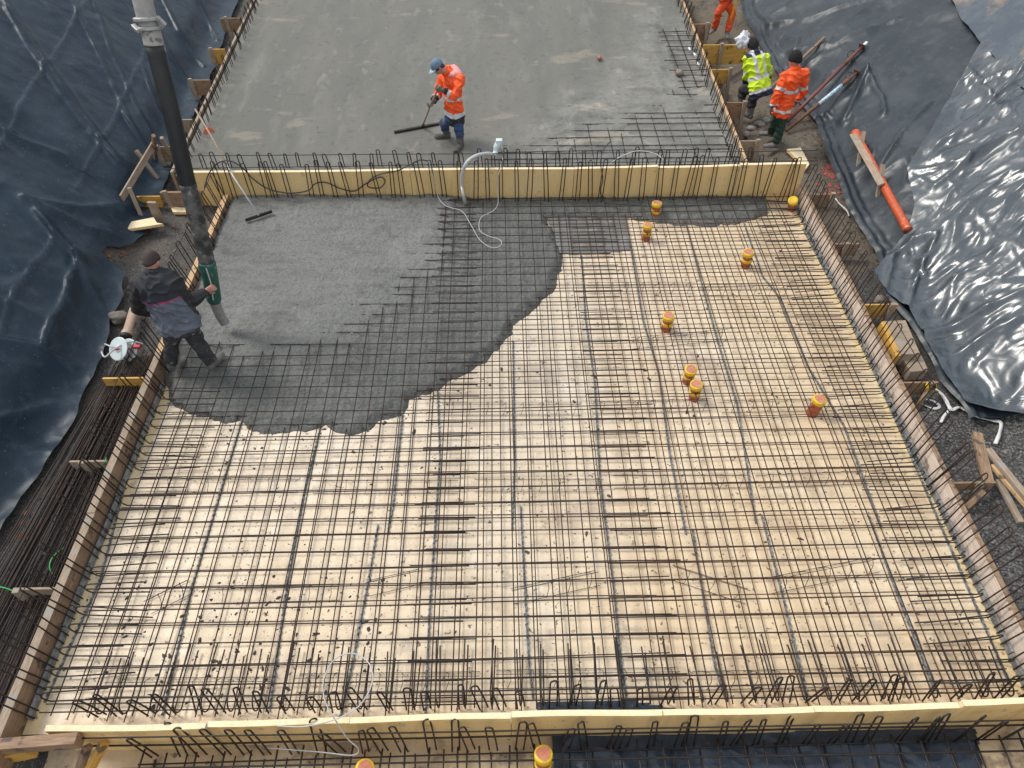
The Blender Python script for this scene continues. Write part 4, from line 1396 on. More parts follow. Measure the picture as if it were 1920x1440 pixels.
def offcut(outline, z, th, label, m=(None, None), name='insulation_offcut', tiltz=0.0):
    P = [at(px, py, z) for px, py in outline]
    n = len(P)
    b = MB()
    b.add([p + Vector((0, 0, th + tiltz * i)) for i, p in enumerate(P)] + [p for p in P], [tuple(range(n - 1, -1, -1))])
    b.f += [tuple(range(n, 2 * n))] + [(i, (i + 1) % n, n + (i + 1) % n, n + i) for i in range(n)]
    b.mi += [1] * (n + 1)
    b.mi[0] = 0
    o = b.build(name, list(m) if m[0] else [M_PANEL_EDGE, M_PANEL], loc=P[0])
    # make the top face point up
    import bmesh
    bm = bmesh.new()
    bm.from_mesh(o.data)
    bmesh.ops.recalc_face_normals(bm, faces=bm.faces)
    bm.to_mesh(o.data)
    bm.free()
    return tag(o, label, 'offcut')


offcut([(228, 424), (290, 412), (296, 422), (308, 424), (243, 434)], 0.10, 0.05, 'cream insulation offcut lying on the earth left of the hose')
offcut([(1474, 284), (1500, 281), (1516, 312), (1508, 322), (1490, 300)], 0.12, 0.05, 'cream angular insulation offcut behind the right end of the far divider')
offcut([(322, 392), (358, 395), (358, 402), (326, 402)], 0.02, 0.05, 'thin cream offcut under the brown box plate')

# blocks on the right
t = thing('timber_block', 'two-tone timber block lying behind the right board, bark side to the slab', 'timber block', at(1690, 640, 0))
b = MB()
P = [at(1654, 602, 0.28), at(1698, 600, 0.28), at(1726, 664, 0.28), at(1683, 664, 0.28)]
b.add([p for p in P] + [Vector((p.x, p.y, 0.06)) for p in P], [(3, 2, 1, 0), (4, 5, 6, 7), (0, 1, 5, 4), (1, 2, 6, 5), (2, 3, 7, 6), (3, 0, 4, 7)])
b.build('timber', M_WOOD_GREY, t, bevel=0.006)
b = MB()
P = [at(1652, 604, 0.3), at(1661, 603, 0.3), at(1690, 666, 0.3), at(1680, 668, 0.3)]
b.add([p for p in P] + [Vector((p.x, p.y, 0.05)) - Vector((0.02, 0, 0)) for p in P], [(3, 2, 1, 0), (4, 5, 6, 7), (0, 1, 5, 4), (1, 2, 6, 5), (2, 3, 7, 6), (3, 0, 4, 7)])
b.build('yellow_facing', M_PLY_YELLOW, t, bevel=0.004)
t = thing('timber_block', 'lower brown timber block in front of the two-tone one', 'timber block', at(1720, 690, 0))
b = MB()
P = [at(1690, 668, 0.16), at(1728, 666, 0.16), at(1741, 694, 0.16), at(1708, 697, 0.16)]
b.add([p for p in P] + [Vector((p.x, p.y, -0.03)) for p in P], [(3, 2, 1, 0), (4, 5, 6, 7), (0, 1, 5, 4), (1, 2, 6, 5), (2, 3, 7, 6), (3, 0, 4, 7)])
b.build('timber', M_WOOD_GREY, t, bevel=0.006)

# loose planks on the gravel
for x0, y0, x1, y1, z0, z1, w, m, lab in [
    (1831, 812, 1853, 905, 0.16, 0.16, 0.12, M_WOOD, 'double brown plank lying against the reddish bracket plank'),
    (1852, 842, 1935, 945, 0.20, 0.22, 0.08, M_WOOD_GREY, 'weathered squared timber, the upper one of the loose planks'),
    (1861, 872, 1940, 965, 0.14, 0.16, 0.07, M_WOOD_FRESH, 'light brown plank with a pointed end among the loose planks'),
    (1871, 900, 1914, 980, 0.04, 0.03, 0.07, M_WOOD_GREY, 'grey plank lying lowest on the gravel among the loose planks'),
    (1812, 951, 1846, 921, 0.02, 0.22, 0.06, M_WOOD, 'short brown stake leaning under the reddish bracket plank'),
]:
    tag(timber('loose_plank', at(x0, y0, z0), at(x1, y1, z1), w, 0.045, m), lab, 'plank')

# lower left corner timbers
for a, c, w, h, m, lab in [
    (at(-30, 1402, 0.24), at(150, 1388, 0.24), 0.10, 0.16, M_WOOD, 'horizontal timber in the near left corner butting the near divider'),
    (at(-20, 1425, 0.0), at(60, 1405, 0.05), 0.10, 0.2, M_PLY_YELLOW, 'yellow plate end in the near left corner'),
    (at(150, 1440, -0.1), at(165, 1398, 0.05), 0.05, 0.08, M_WOOD, 'short brown stake below the corner timber'),
    (at(170, 1440, -0.1), at(196, 1392, 0.05), 0.05, 0.1, M_PLY_YELLOW, 'short yellowish stake below the corner timber'),
]:
    tag(timber('corner_timber', a, c, w, h, m), lab, 'timber')

# ------------------------------------------------------------------ capped drain pipes
def drain_pipe(base_px, top_px, z0, h, r, label, two_bands=True, cap_yellow=False):
    r = r * rnd.uniform(0.94, 1.05)
    p0 = at(*base_px, z0)
    p1 = at(*top_px, z0 + h)
    t = thing('drain_pipe', label, 'drain pipe', p0)
    ax = (p1 - p0).normalized()
    MB().tube([p0 - ax * 0.05, p0 + ax * 0.01, p1 - ax * 0.07, p1 - ax * 0.03], [r * 0.92, r * 0.92, r * 0.92, r], 20).build('pipe', M_ORANGE, t, smooth=True)
    def band(a, c, rr):
        q0, q1 = p0.lerp(p1, a), p0.lerp(p1, c)
        MB().tube([q0, q0 + ax * 0.004, q1 - ax * 0.004, q1], [rr * 0.98, rr, rr, rr * 0.97], 20).build('yellow_band', M_YELLOW, t, smooth=True)
    if two_bands:
        band(0.38, 0.56, r * 1.04)
    band(0.80, 1.0, r * 1.12)
    q = p1 + ax * 0.002
    # the tape laps unevenly over the cap's face
    s = ax.orthogonal().normalized()
    u = ax.cross(s)
    b = MB()
    n = 22
    ring = []
    for j in range(n):
        an = 2 * PI * j / n
        rr = r * (0.88 + 0.07 * math.sin(3 * an + p0.x * 5) + rnd.uniform(-0.03, 0.03))
        ring.append(q + ax * 0.003 + (s * math.cos(an) + u * math.sin(an)) * rr)
    b.add(ring + [q + ax * 0.005], [(j, (j + 1) % n, n) for j in range(n)])
    b.build('cap', M_YELLOW if cap_yellow else M_CAPDISC, t, smooth=True)
    return t


R1 = 0.075
drain_pipe((1228, 409), (1232, 380), 0.0, 0.29, R1, 'orange drain pipe with yellow bands standing in slurry nearest the far divider')
drain_pipe((1211, 449), (1215, 421), 0.0, 0.30, R1, 'orange drain pipe with two yellow bands, just past the edge of the slurry')
drain_pipe((1397, 500), (1404, 472), 0.0, 0.31, R1, 'orange drain pipe with two yellow bands, the back right one on clean floor')
drain_pipe((1249, 618), (1254, 591), 0.0, 0.30, R1, 'orange drain pipe standing alone in the middle of the right mat')
drain_pipe((1288, 716), (1296, 692), 0.0, 0.32, R1, 'back one of the two touching orange drain pipes')
drain_pipe((1301, 747), (1306, 720), 0.0, 0.30, R1, 'front one of the two touching orange drain pipes')
drain_pipe((1522, 776), (1538, 748), 0.0, 0.30, R1, 'orange drain pipe tilted to the right beside a spacer strip', two_bands=False)
drain_pipe((1484, 393), (1487, 375), 0.0, 0.27, R1, 'drain pipe with an all yellow cap in the far right corner of the slab', two_bands=False, cap_yellow=True)
drain_pipe((1017, 1450), (1019, 1413), ZN, 0.36, 0.082, 'large looking drain pipe with yellow rim in the trench beside the navy sheet')
drain_pipe((683, 1468), (684, 1440), ZN, 0.36, 0.082, 'drain pipe cut by the lower picture edge, orange face up in the trench')
t = thing('drain_pipe', 'small orange pipe stub with a brass cap poking out of the far slab', 'drain pipe', at(1124, 104, Z2))
MB().tube([at(1124, 108, Z2 - 0.02), at(1124, 108, Z2 + 0.05)], 0.04, 14).build('pipe', M_CEMENT, t, smooth=True)
MB().tube([at(1124, 108, Z2 + 0.05), at(1124, 108, Z2 + 0.08)], 0.042, 14).build('cap', M_CAPDISC, t, smooth=True)
t = thing('drain_pipe', 'red brown pipe stub among the bars at the right board of the far slab', 'drain pipe', at(1272, 136, Z2))
MB().tube([at(1272, 136, Z2 - 0.06), at(1274, 136, Z2 + 0.03)], 0.075, 14).build('pipe', M_ORANGE, t, smooth=True)
MB().tube([at(1274, 136, Z2 + 0.03), at(1274, 136, Z2 + 0.04)], 0.07, 14).build('cap', M_CEMENT, t, smooth=True)
b = MB()
b.tube([at(391, 247, Z2 + 0.004), at(391, 247, Z2 + 0.03)], [0.09, 0.075], 16)
tag(b.build('pipe_cap', M_ORANGE_BRIGHT, loc=at(391, 247, Z2), smooth=False), 'flat orange cap lying on the far slab by the rake handle', 'pipe cap')

# ------------------------------------------------------------------ pump hose
hb = at(422, 606, 0.36)
hy = hb.y
hose_px = [(422, 606, hy), (412, 590, hy + 0.02), (402, 565, hy + 0.05), (394, 520, hy + 0.09), (383, 470, hy + 0.16), (366, 400, hy + 0.27), (346, 320, hy + 0.40), (322, 215, hy + 0.58), (289, 85, hy + 0.85)]
HP = [at_y(*q) for q in hose_px]
t = thing('pump_hose', 'black concrete pump hose hanging from a grey pipe, guided by the man in the vest', 'concrete hose', HP[0])


def smooth_line(P, k=6):
    o = []
    n = len(P)
    for i in range(n - 1):
        p0, p1, p2, p3 = P[max(i - 1, 0)], P[i], P[i + 1], P[min(i + 2, n - 1)]
        for j in range(k):
            u = j / k
            o.append(0.5 * ((2 * p1) + (p2 - p0) * u + (2 * p0 - 5 * p1 + 4 * p2 - p3) * u * u + (3 * p1 - p0 - 3 * p2 + p3) * u ** 3))
    o.append(P[-1])
    return o


MB().tube(smooth_line(HP[4:]), 0.098, 20).build('black_hose', M_RUBBER, t, smooth=True)
MB().tube(smooth_line([HP[3].lerp(HP[4], 0.4), HP[4], HP[5], HP[6].lerp(HP[5], 0.3)]), [0.1005] * 19, 20).build('dusty_hose_end', M_RUBBER_DUSTY, t, smooth=True)
sl = MB().tube(smooth_line([HP[2], HP[2].lerp(HP[3], 0.5), HP[3], HP[3].lerp(HP[4], 0.6)]), [0.085, 0.094, 0.098, 0.098, 0.098, 0.1, 0.1, 0.1, 0.1, 0.1, 0.1, 0.1, 0.102, 0.104, 0.106, 0.106, 0.108, 0.112, 0.104], 18).build('green_sleeve', M_GREEN_SLEEVE, t, smooth=True)
MB().tube(smooth_line([HP[0], HP[1], HP[2], HP[2].lerp(HP[3], 0.2)]), [0.062, 0.068, 0.066, 0.066, 0.066, 0.066, 0.068, 0.07, 0.07, 0.07, 0.072, 0.073, 0.074, 0.075, 0.076, 0.076, 0.076, 0.076, 0.076], 14).build('crusted_outlet', M_CEMENT, t, smooth=True)
ro = [HP[3].lerp(HP[4], 0.55) + Vector((0.02, -0.115, 0)), HP[3] + Vector((0.04, -0.12, 0.0)), HP[2].lerp(HP[3], 0.3) + Vector((0.03, -0.115, 0))]
MB().tube(smooth_line(ro), 0.009, 6).build('rope', M_GREYCORD, sl, loc=t.location)
pu = [at_y(289, 85, hy + 0.85), at_y(283, 60, hy + 0.89), at_y(272, 20, hy + 0.95), at_y(258, -40, hy + 1.03), at_y(235, -140, hy + 1.15)]
MB().tube(smooth_line(pu), 0.104, 20).build('grey_pipe', M_PIPE_GREY, t, smooth=True)
ax = (pu[2] - pu[1]).normalized()
cl = at_y(277, 44, hy + 0.91)
c = MB()
for dz in (-0.045, 0.045):
    c.tube([cl + ax * (dz - 0.022), cl + ax * (dz - 0.016), cl + ax * (dz + 0.016), cl + ax * (dz + 0.022)], [0.118, 0.138, 0.138, 0.118], 24)
s = ax.orthogonal().normalized()
c.beam(cl + Vector((0.13, -0.02, 0.07)), cl + Vector((0.19, -0.02, -0.02)), 0.05, 0.05)
c.beam(cl + Vector((-0.14, -0.05, 0.0)), cl + Vector((-0.05, -0.15, -0.02)), 0.05, 0.04)
c.build('pipe_clamp', M_CLAMP, t, smooth=False, bevel=0.006)

# ------------------------------------------------------------------ people
DG = bpy.context.evaluated_depsgraph_get


def fuse(mb, voxel, smooth=4):
    """one continuous skin over overlapping lofts"""
    o = mb.build('tmp', M_WHITE)
    r = o.modifiers.new('remesh', 'REMESH')
    r.mode = 'VOXEL'
    r.voxel_size = voxel
    s = o.modifiers.new('smooth', 'SMOOTH')
    s.factor = 0.5
    s.iterations = smooth
    dg = DG()
    dg.update()
    me = bpy.data.meshes.new_from_object(o.evaluated_get(dg))
    old = o.data
    bpy.data.objects.remove(o)
    bpy.data.meshes.remove(old)
    return me


def fit_mesh(me, name, mats, parent, zone=None, fold=0.0, fscale=9.0):
    n = len(me.vertices)
    co = np.empty(n * 3)
    me.vertices.foreach_get('co', co)
    co = co.reshape(-1, 3)
    if fold:
        no = np.empty(n * 3)
        me.vertices.foreach_get('normal', no)
        no = no.reshape(-1, 3)
        d = fold * (np.maximum(0, ridged(co[:, 0] * fscale + co[:, 2] * 3, co[:, 2] * fscale + co[:, 1] * 4)) ** 2 - 0.4)
        co = co + no * d[:, None]
    org = np.array(parent.location)
    me.vertices.foreach_set('co', (co - org).ravel())
    me.materials.clear()
    for m in mats:
        me.materials.append(m)
    if zone is not None:
        cen = np.empty(len(me.polygons) * 3)
        me.polygons.foreach_get('center', cen)
        cen = cen.reshape(-1, 3) + org
        # centres were cached before the move
        ids = np.array([zone(Vector(c)) for c in (np.array([np.mean([co[v] for v in p.vertices], axis=0) for p in me.polygons]))])
        me.polygons.foreach_set('material_index', ids)
    me.polygons.foreach_set('use_smooth', [True] * len(me.polygons))
    me.update()
    me.name = name
    o = bpy.data.objects.new(name, me)
    COL.objects.link(o)
    o.parent = parent
    return o


def frame(spine, lat):
    s = spine.normalized()
    l = (lat - s * lat.dot(s)).normalized()
    f = l.cross(s) * -1
    return l, f


def limb(mb, pts, rads, n=12):
    P, Rr = [], []
    k = 5
    for i in range(len(pts) - 1):
        for j in range(k):
            u = j / k
            P.append(pts[i].lerp(pts[i + 1], u))
            Rr.append(rads[i] * (1 - u) + rads[i + 1] * u)
    P.append(pts[-1])
    Rr.append(rads[-1])
    mb.tube(P, Rr, n)


def hand_shape(mb, wrist, d, palm_n, curl, r=0.0085, k=1.0, thumb_side=1):
    d = d.normalized()
    nrm = (palm_n - d * palm_n.dot(d)).normalized()
    s = d.cross(nrm).normalized() * thumb_side
    pc = wrist + d * 0.05 * k
    mb.loft([(wrist - d * 0.01, 0.026 * k, 0.02 * k, s, nrm), (wrist + d * 0.02 * k, 0.034 * k, 0.019 * k, s, nrm), (pc + d * 0.02 * k, 0.042 * k, 0.017 * k, s, nrm), (wrist + d * 0.09 * k, 0.040 * k, 0.013 * k, s, nrm)])
    for i, (off, L) in enumerate(((0.033, 0.070), (0.011, 0.080), (-0.011, 0.075), (-0.033, 0.058))):
        p = wrist + d * 0.082 * k + s * off * k
        dirn = d.copy()
        pts = [p]
        for j, part in enumerate((0.45, 0.32, 0.23)):
            a = curl * (0.75 + 0.25 * j) * (1 + 0.06 * (i - 1))
            rot = Matrix.Rotation(-a * thumb_side if False else a, 3, nrm.cross(dirn).normalized() * -1) if True else None
            dirn = (dirn * math.cos(a) + nrm * math.sin(a)).normalized()
            nrm_l = nrm
            nrm = (nrm - dirn * nrm.dot(dirn)).normalized()
            p = p + dirn * (L * k * part)
            pts.append(p)
        nrm = (palm_n - d * palm_n.dot(d)).normalized()
        mb.tube(pts, [r * k, r * k * 0.96, r * k * 0.9, r * k * 0.75], 8)
    p = wrist + d * 0.028 * k + s * 0.032 * k
    a = (d * 0.6 + s * 0.75 + nrm * 0.35).normalized()
    q = p + a * 0.036 * k
    c = q + (d * 0.75 + nrm * (0.35 + curl * 0.4) + s * 0.1).normalized() * 0.034 * k
    mb.tube([p, q, c], [r * 1.25 * k, r * 1.1 * k, r * 0.85 * k], 8)


SKIN = mat('skin', (0.48, 0.26, 0.19), (0.42, 0.21, 0.15), rough=0.55, scale=20)
M_EYE = mat('dark_eye', (0.02, 0.017, 0.015), rough=0.3)


def person(label, base, J, jacket, trousers, boots, headgear, glove=None, k=1.0, jk_zone=None, jk_mats=None, tr_mats=None, tr_zone=None, hem=0.0, flare=0.03, wide=1.0, face_dir=None, lat=None, sleeve=1.0, bare=False, curl=(0.9, 0.9), palm=None):
    """J holds the joints; clothes are children fitted over one continuous body"""
    t = thing('person', label, 'person', base)
    kk = k
    pel, chest, head = J['pelvis'], J['chest'], J['head']
    lat = lat.normalized()
    l, f = frame(chest - pel, lat)
    if f.dot(face_dir) < 0:
        f = -f
    up = (chest - pel).normalized()
    S = (chest - pel).length
    shl, shr = J.get('shL', chest - l * 0.19 * k - up * 0.055), J.get('shR', chest + l * 0.19 * k - up * 0.055)
    hl, hr = pel - l * 0.095 * k - up * 0.04, pel + l * 0.095 * k - up * 0.04
    arms = [(shl, J['elL'], J['wrL']), (shr, J['elR'], J['wrR'])]
    legs = [(hl, J['knL'], J['anL'], J['toL']), (hr, J['knR'], J['anR'], J['toR'])]

    def torso(mb, g, top=True, hemdrop=0.0, flare=0.0):
        k = wide * kk
        rings = [(pel - up * (0.11 + hemdrop), 0.150 * k + g + flare, 0.115 * k + g + flare, l, f), (pel, 0.168 * k + g + flare * 0.6, 0.125 * k + g + flare * 0.6, l, f), (pel + up * S * 0.30, 0.150 * k + g, 0.118 * k + g, l, f),
                 (pel + up * S * 0.60, 0.165 * k + g, 0.125 * k + g, l, f), (pel + up * S * 0.84, 0.175 * k + g, 0.112 * k + g, l, f),
                 (pel + up * S * 0.95, 0.135 * k + g, 0.085 * k + g, l, f), (chest + up * 0.01, 0.070 * k + g, 0.066 * k + g, l, f)]
        mb.loft(rings)
        for sh in (shl, shr):
            mb.ball(sh - up * 0.005, (0.066 * k + g, 0.066 * k + g, 0.066 * k + g))
    # body ---------------------------------------------------------
    b = MB()
    torso(b, -0.012 - 0.10 * (wide - 1))
    hf = face_dir.normalized()
    hu = (head - chest).normalized() * 0.55 + Vector((0, 0, 0.45))
    hf2 = (hf - hu.normalized() * hf.dot(hu.normalized())).normalized() if 'hf' not in J else J['hf'].normalized()
    hu = (hu - hf2 * hu.dot(hf2)).normalized()
    hs = hf2.cross(hu).normalized()
    limb(b, [chest - up * 0.03, head - hu * 0.05], [0.062 * k, 0.055 * k])
    b.ball(head, (0.076 * k, 0.097 * k, 0.115 * k), (hs, hf2, hu))
    b.ball(head - hu * 0.062 * k + hf2 * 0.035 * k, (0.054 * k, 0.056 * k, 0.056 * k), (hs, hf2, hu))
    b.tube([head + hf2 * 0.088 * k + hu * 0.015 * k, head + hf2 * 0.112 * k - hu * 0.022 * k, head + hf2 * 0.092 * k - hu * 0.030 * k], [0.010, 0.015, 0.009], 8)
    b.ball(head + hf2 * 0.083 * k + hu * 0.030 * k, (0.055 * k, 0.018 * k, 0.012 * k), (hs, hf2, hu))
    b.ball(head + hf2 * 0.086 * k - hu * 0.060 * k, (0.026 * k, 0.012 * k, 0.010 * k), (hs, hf2, hu))
    for s in (-1, 1):
        b.ball(head + hs * (0.078 * k * s) - hu * 0.008 * k - hf2 * 0.006, (0.012, 0.022, 0.033), (hs, hf2, hu))
    for i, (sh, el, wr) in enumerate(arms):
        limb(b, [sh, el, wr], [0.052 * k, 0.042 * k, 0.030 * k])
        d = (wr - el).normalized()
        pn = palm[i] if palm else Vector((0, 0, -1))
        if bare or glove is None:
            hand_shape(b, wr, J.get('hdL' if i == 0 else 'hdR', d), pn, curl[i], thumb_side=1 if i == 0 else -1, k=k * 1.05)
    for hp, kn, an, to in legs:
        limb(b, [hp, kn, an], [0.085 * k, 0.056 * k, 0.042 * k])
        limb(b, [an - Vector((0, 0, 0.03)), an.lerp(to, 0.5) - Vector((0, 0, 0.015))], [0.042 * k, 0.026 * k])
    me = fuse(b, 0.0065 if (bare or glove is None) else 0.010, 3)
    fit_mesh(me, 'body', [SKIN], t)
    for s in (-1, 1):
        MB().ball(head + hf2 * 0.088 * k + hs * 0.032 * s * k + hu * 0.012 * k, (0.010, 0.007, 0.007), (hs, hf2, hu), nu=8, nv=6).build('eye', M_EYE, t, smooth=True)
    # trousers -----------------------------------------------------
    b = MB()
    kw = k * (0.35 + 0.65 * wide)
    b.loft([(pel - up * 0.12, 0.168 * kw, 0.135 * kw, l, f), (pel, 0.188 * kw, 0.148 * kw, l, f), (pel + up * 0.14, 0.172 * kw, 0.14 * kw, l, f)])
    for hp, kn, an, to in legs:
        lowp = kn.lerp(an, 0.96 if not boots.get('high') else 0.55)
        limb(b, [hp, hp.lerp(kn, 0.5), kn, kn.lerp(lowp, 0.5), lowp], [0.112 * k, 0.100 * k, 0.083 * k, 0.082 * k, 0.080 * k])
    me = fuse(b, 0.012, 5)
    fit_mesh(me, 'trousers', tr_mats or [trousers], t, zone=tr_zone, fold=0.016, fscale=7)
    # boots --------------------------------------------------------
    for hp, kn, an, to in legs:
        b = MB()
        d = (to - an)
        d.z = 0
        d.normalize()
        sole = min(an.z - 0.09, to.z - 0.03)
        top = kn.lerp(an, 0.42 if boots.get('high') else 0.72)
        limb(b, [top, kn.lerp(an, 0.75), an, an + Vector((0, 0, -0.04))], [0.074 * k, 0.068 * k, 0.060 * k, 0.058 * k])
        z0 = Vector((0, 0, 1))
        sd = d.cross(z0)
        a0 = an + Vector((0, 0, -0.045))
        b.loft([(a0 - d * 0.075 * k, 0.028 * k, 0.040 * k, sd, z0), (a0 - d * 0.05 * k, 0.046 * k, 0.054 * k, sd, z0), (a0 + d * 0.03 * k, 0.050 * k, 0.053 * k, sd, z0), (a0 + d * 0.10 * k - z0 * 0.008, 0.056 * k, 0.045 * k, sd, z0),
                (a0 + d * 0.18 * k - z0 * 0.014, 0.050 * k, 0.037 * k, sd, z0), (a0 + d * 0.225 * k - z0 * 0.018, 0.028 * k, 0.026 * k, sd, z0)])
        me = fuse(b, 0.010, 3)
        fit_mesh(me, 'boot', [boots['mat']], t, fold=0.005, fscale=14)
    # jacket -------------------------------------------------------
    b = MB()
    torso(b, 0.030, hemdrop=hem, flare=flare)
    for sh, el, wr in arms:
        e = el.lerp(wr, 0.90 * sleeve)
        limb(b, [sh, sh.lerp(el, 0.5), el, el.lerp(e, 0.5), e], [0.088 * k, 0.080 * k, 0.072 * k, 0.066 * k, 0.058 * k])
    limb(b, [chest - up * 0.02, chest.lerp(head, 0.42)], [0.098 * k, 0.088 * k])
    me = fuse(b, 0.011, 5)
    segs = [('torso', pel - up * (0.11 + hem), chest), ('armL', shl, J['elL']), ('foreL', J['elL'], J['wrL']), ('armR', shr, J['elR']), ('foreR', J['elR'], J['wrR'])]
    rad = {'torso': 0.17, 'armL': 0.08, 'armR': 0.08, 'foreL': 0.065, 'foreR': 0.065}

    def zone(c):
        best = None
        for nme, a, e in segs:
            ab = e - a
            u = max(0, min(1, (c - a).dot(ab) / ab.length_squared))
            q = (c - a - ab * u).length - rad[nme]
            if best is None or q < best[0]:
                best = (q, nme, u)
        return jk_zone(best[1], best[2], (c - pel).dot(l), (c - pel).dot(f))
    fit_mesh(me, 'jacket', jk_mats or [jacket], t, zone=zone if jk_zone else None, fold=0.026, fscale=7)
    # gloves -------------------------------------------------------
    if glove is not None:
        for i, (sh, el, wr) in enumerate(arms):
            b = MB()
            d = J.get('hdL' if i == 0 else 'hdR', (wr - el).normalized())
            limb(b, [wr - d * 0.06, wr + d * 0.01], [0.045 * k, 0.036 * k])
            hand_shape(b, wr, d, palm[i] if palm else Vector((0, 0, -1)), curl[i], r=0.0105, thumb_side=1 if i == 0 else -1, k=k * 1.08)
            fit_mesh(fuse(b, 0.006, 2), 'glove', [glove], t)
    headgear(t, head, hs, hf2, hu, chest, k, l, f, up)
    return t


def in_dark(c1, c2=None, **kw):
    return c1


J_ORANGE = mat('hi_vis_orange', (0.95, 0.115, 0.015), (0.85, 0.085, 0.012), rough=0.6, scale=5)
J_YELLOW = mat('hi_vis_yellow', (0.62, 0.86, 0.02), (0.52, 0.78, 0.02), rough=0.6, scale=5)
J_SILVER = mat('silver_tape', (0.62, 0.64, 0.66), (0.54, 0.56, 0.58), rough=0.4, scale=14)
J_NAVY = mat('navy_cloth', (0.016, 0.022, 0.045), (0.025, 0.032, 0.06), rough=0.8, scale=8)
J_BLACK = mat('black_cloth', (0.014, 0.014, 0.016), (0.03, 0.03, 0.031), rough=0.8, scale=8)
J_BLUEJEAN = mat('blue_work_cloth', (0.018, 0.045, 0.13), (0.03, 0.06, 0.14), rough=0.8, scale=9, c3=(0.12, 0.12, 0.12), spot_scale=9, spot=0.62)
J_GREEN = mat('dark_green_cloth', (0.012, 0.035, 0.025), (0.018, 0.05, 0.033), rough=0.8, scale=8, c3=(0.06, 0.065, 0.05), spot_scale=9, spot=0.64)
J_ORANGE_TR = mat('orange_work_cloth', (0.82, 0.095, 0.02), (0.65, 0.075, 0.02), rough=0.7, scale=6, c3=(0.35, 0.12, 0.06), spot_scale=8, spot=0.62)
J_VEST = mat('mauve_grey_quilt', (0.085, 0.100, 0.132), (0.12, 0.138, 0.172), rough=0.8, scale=7)
J_CHAR = mat('charcoal_cloth', (0.016, 0.019, 0.025), (0.026, 0.03, 0.038), rough=0.85, scale=8)
J_MAGENTA = mat('magenta_piping', (0.38, 0.02, 0.10), rough=0.7)
J_DUSTY = mat('dusty_black_cloth', (0.02, 0.022, 0.026), (0.05, 0.05, 0.052), rough=0.85, scale=6, c3=(0.20, 0.20, 0.19), spot_scale=14, spot=0.60, spot_w=0.08)
J_BOOT = mat('mud_caked_boot', (0.145, 0.14, 0.125), (0.085, 0.083, 0.076), rough=0.85, scale=9, bump=0.4)
J_BOOT_G = mat('grey_boot', (0.20, 0.195, 0.185), (0.11, 0.108, 0.10), rough=0.85, scale=9, bump=0.4)
J_GLOVE = mat('grimy_glove', (0.075, 0.07, 0.055), (0.15, 0.135, 0.105), rough=0.8, scale=16)
J_GLOVE_D = mat('dark_glove', (0.03, 0.032, 0.035), (0.07, 0.07, 0.07), rough=0.8, scale=16)
J_HAIR = mat('short_brown_hair', (0.035, 0.024, 0.030), (0.06, 0.04, 0.03), rough=0.8, scale=60, bump=0.5, bump_scale=120)
J_DENIMCAP = mat('denim_cap', (0.14, 0.21, 0.30), (0.10, 0.16, 0.24), rough=0.8, scale=14)
J_CAPPEAK = mat('pale_cap_peak', (0.36, 0.47, 0.56), (0.30, 0.40, 0.48), rough=0.8)
J_PINK = mat('faded_pink_hood', (0.86, 0.36, 0.36), (0.80, 0.28, 0.28), rough=0.7, scale=7)
J_BEANIE = mat('black_knit', (0.010, 0.010, 0.011), (0.02, 0.02, 0.021), rough=0.95, scale=40, bump=0.6, bump_scale=90)
J_SCARF = mat('maroon_collar', (0.10, 0.012, 0.018), rough=0.8)


def shell_cap(b, head, hs, hf, hu, rx, ry, rz, low, n=18, m=8, back=0.0):
    """a dome from the crown down to `low` (cosine of polar angle)"""
    k = len(b.v)
    for i in range(m + 1):
        th = 0.03 + (math.acos(low) - 0.03) * i / m
        for j in range(n):
            ph = 2 * PI * j / n
            p = head + hs * (rx * math.sin(th) * math.cos(ph)) + hf * (ry * math.sin(th) * math.sin(ph)) + hu * (rz * math.cos(th))
            if back and math.sin(ph) < 0:
                p = p - hu * back * (-math.sin(ph)) * (i / m) ** 2
            b.v.append(tuple(p))
    for i in range(m):
        for j in range(n):
            b.f.append((k + i * n + j, k + (i + 1) * n + j, k + (i + 1) * n + (j + 1) % n, k + i * n + (j + 1) % n))
            b.mi.append(0)
    b.f.append(tuple(k + j for j in range(n)))
    b.mi.append(0)
    return b


def thick(o, th=0.006):
    s = o.modifiers.new('solid', 'SOLIDIFY')
    s.thickness = th
    s.offset = 1
    return o


# man guiding the hose (seen from behind) -----------------------------------
Y1 = 6.62
W = at_y
aR = at(401, 690, 0.17)
aL = at(326, 690, 0.17)
J1 = dict(pelvis=W(336, 608, Y1 - 0.02), chest=W(288, 512, Y1 + 0.15), head=W(285, 490, Y1 + 0.22),
          shL=W(262, 538, Y1 + 0.14), shR=W(322, 527, Y1 + 0.14),
          elL=W(258, 578, Y1 + 0.34), wrL=W(283, 585, Y1 + 0.55), elR=W(357, 566, Y1 + 0.16), wrR=W(386, 546, hy - 0.10),
          knL=W(322, 648, Y1 - 0.02), knR=W(373, 645, Y1 + 0.0), anL=aL + Vector((0, 0, 0.11)), anR=aR + Vector((0, 0, 0.11)),
          toL=aL + Vector((-0.02, 0.20, 0.05)), toR=aR + Vector((0.06, 0.19, 0.05)), hdR=Vector((0.9, 0.35, 0.25)))


def z1(s, u, x, y):
    if s != 'torso':
        return 2
    return 0 if u < 0.60 else (1 if u < 0.622 else 3)


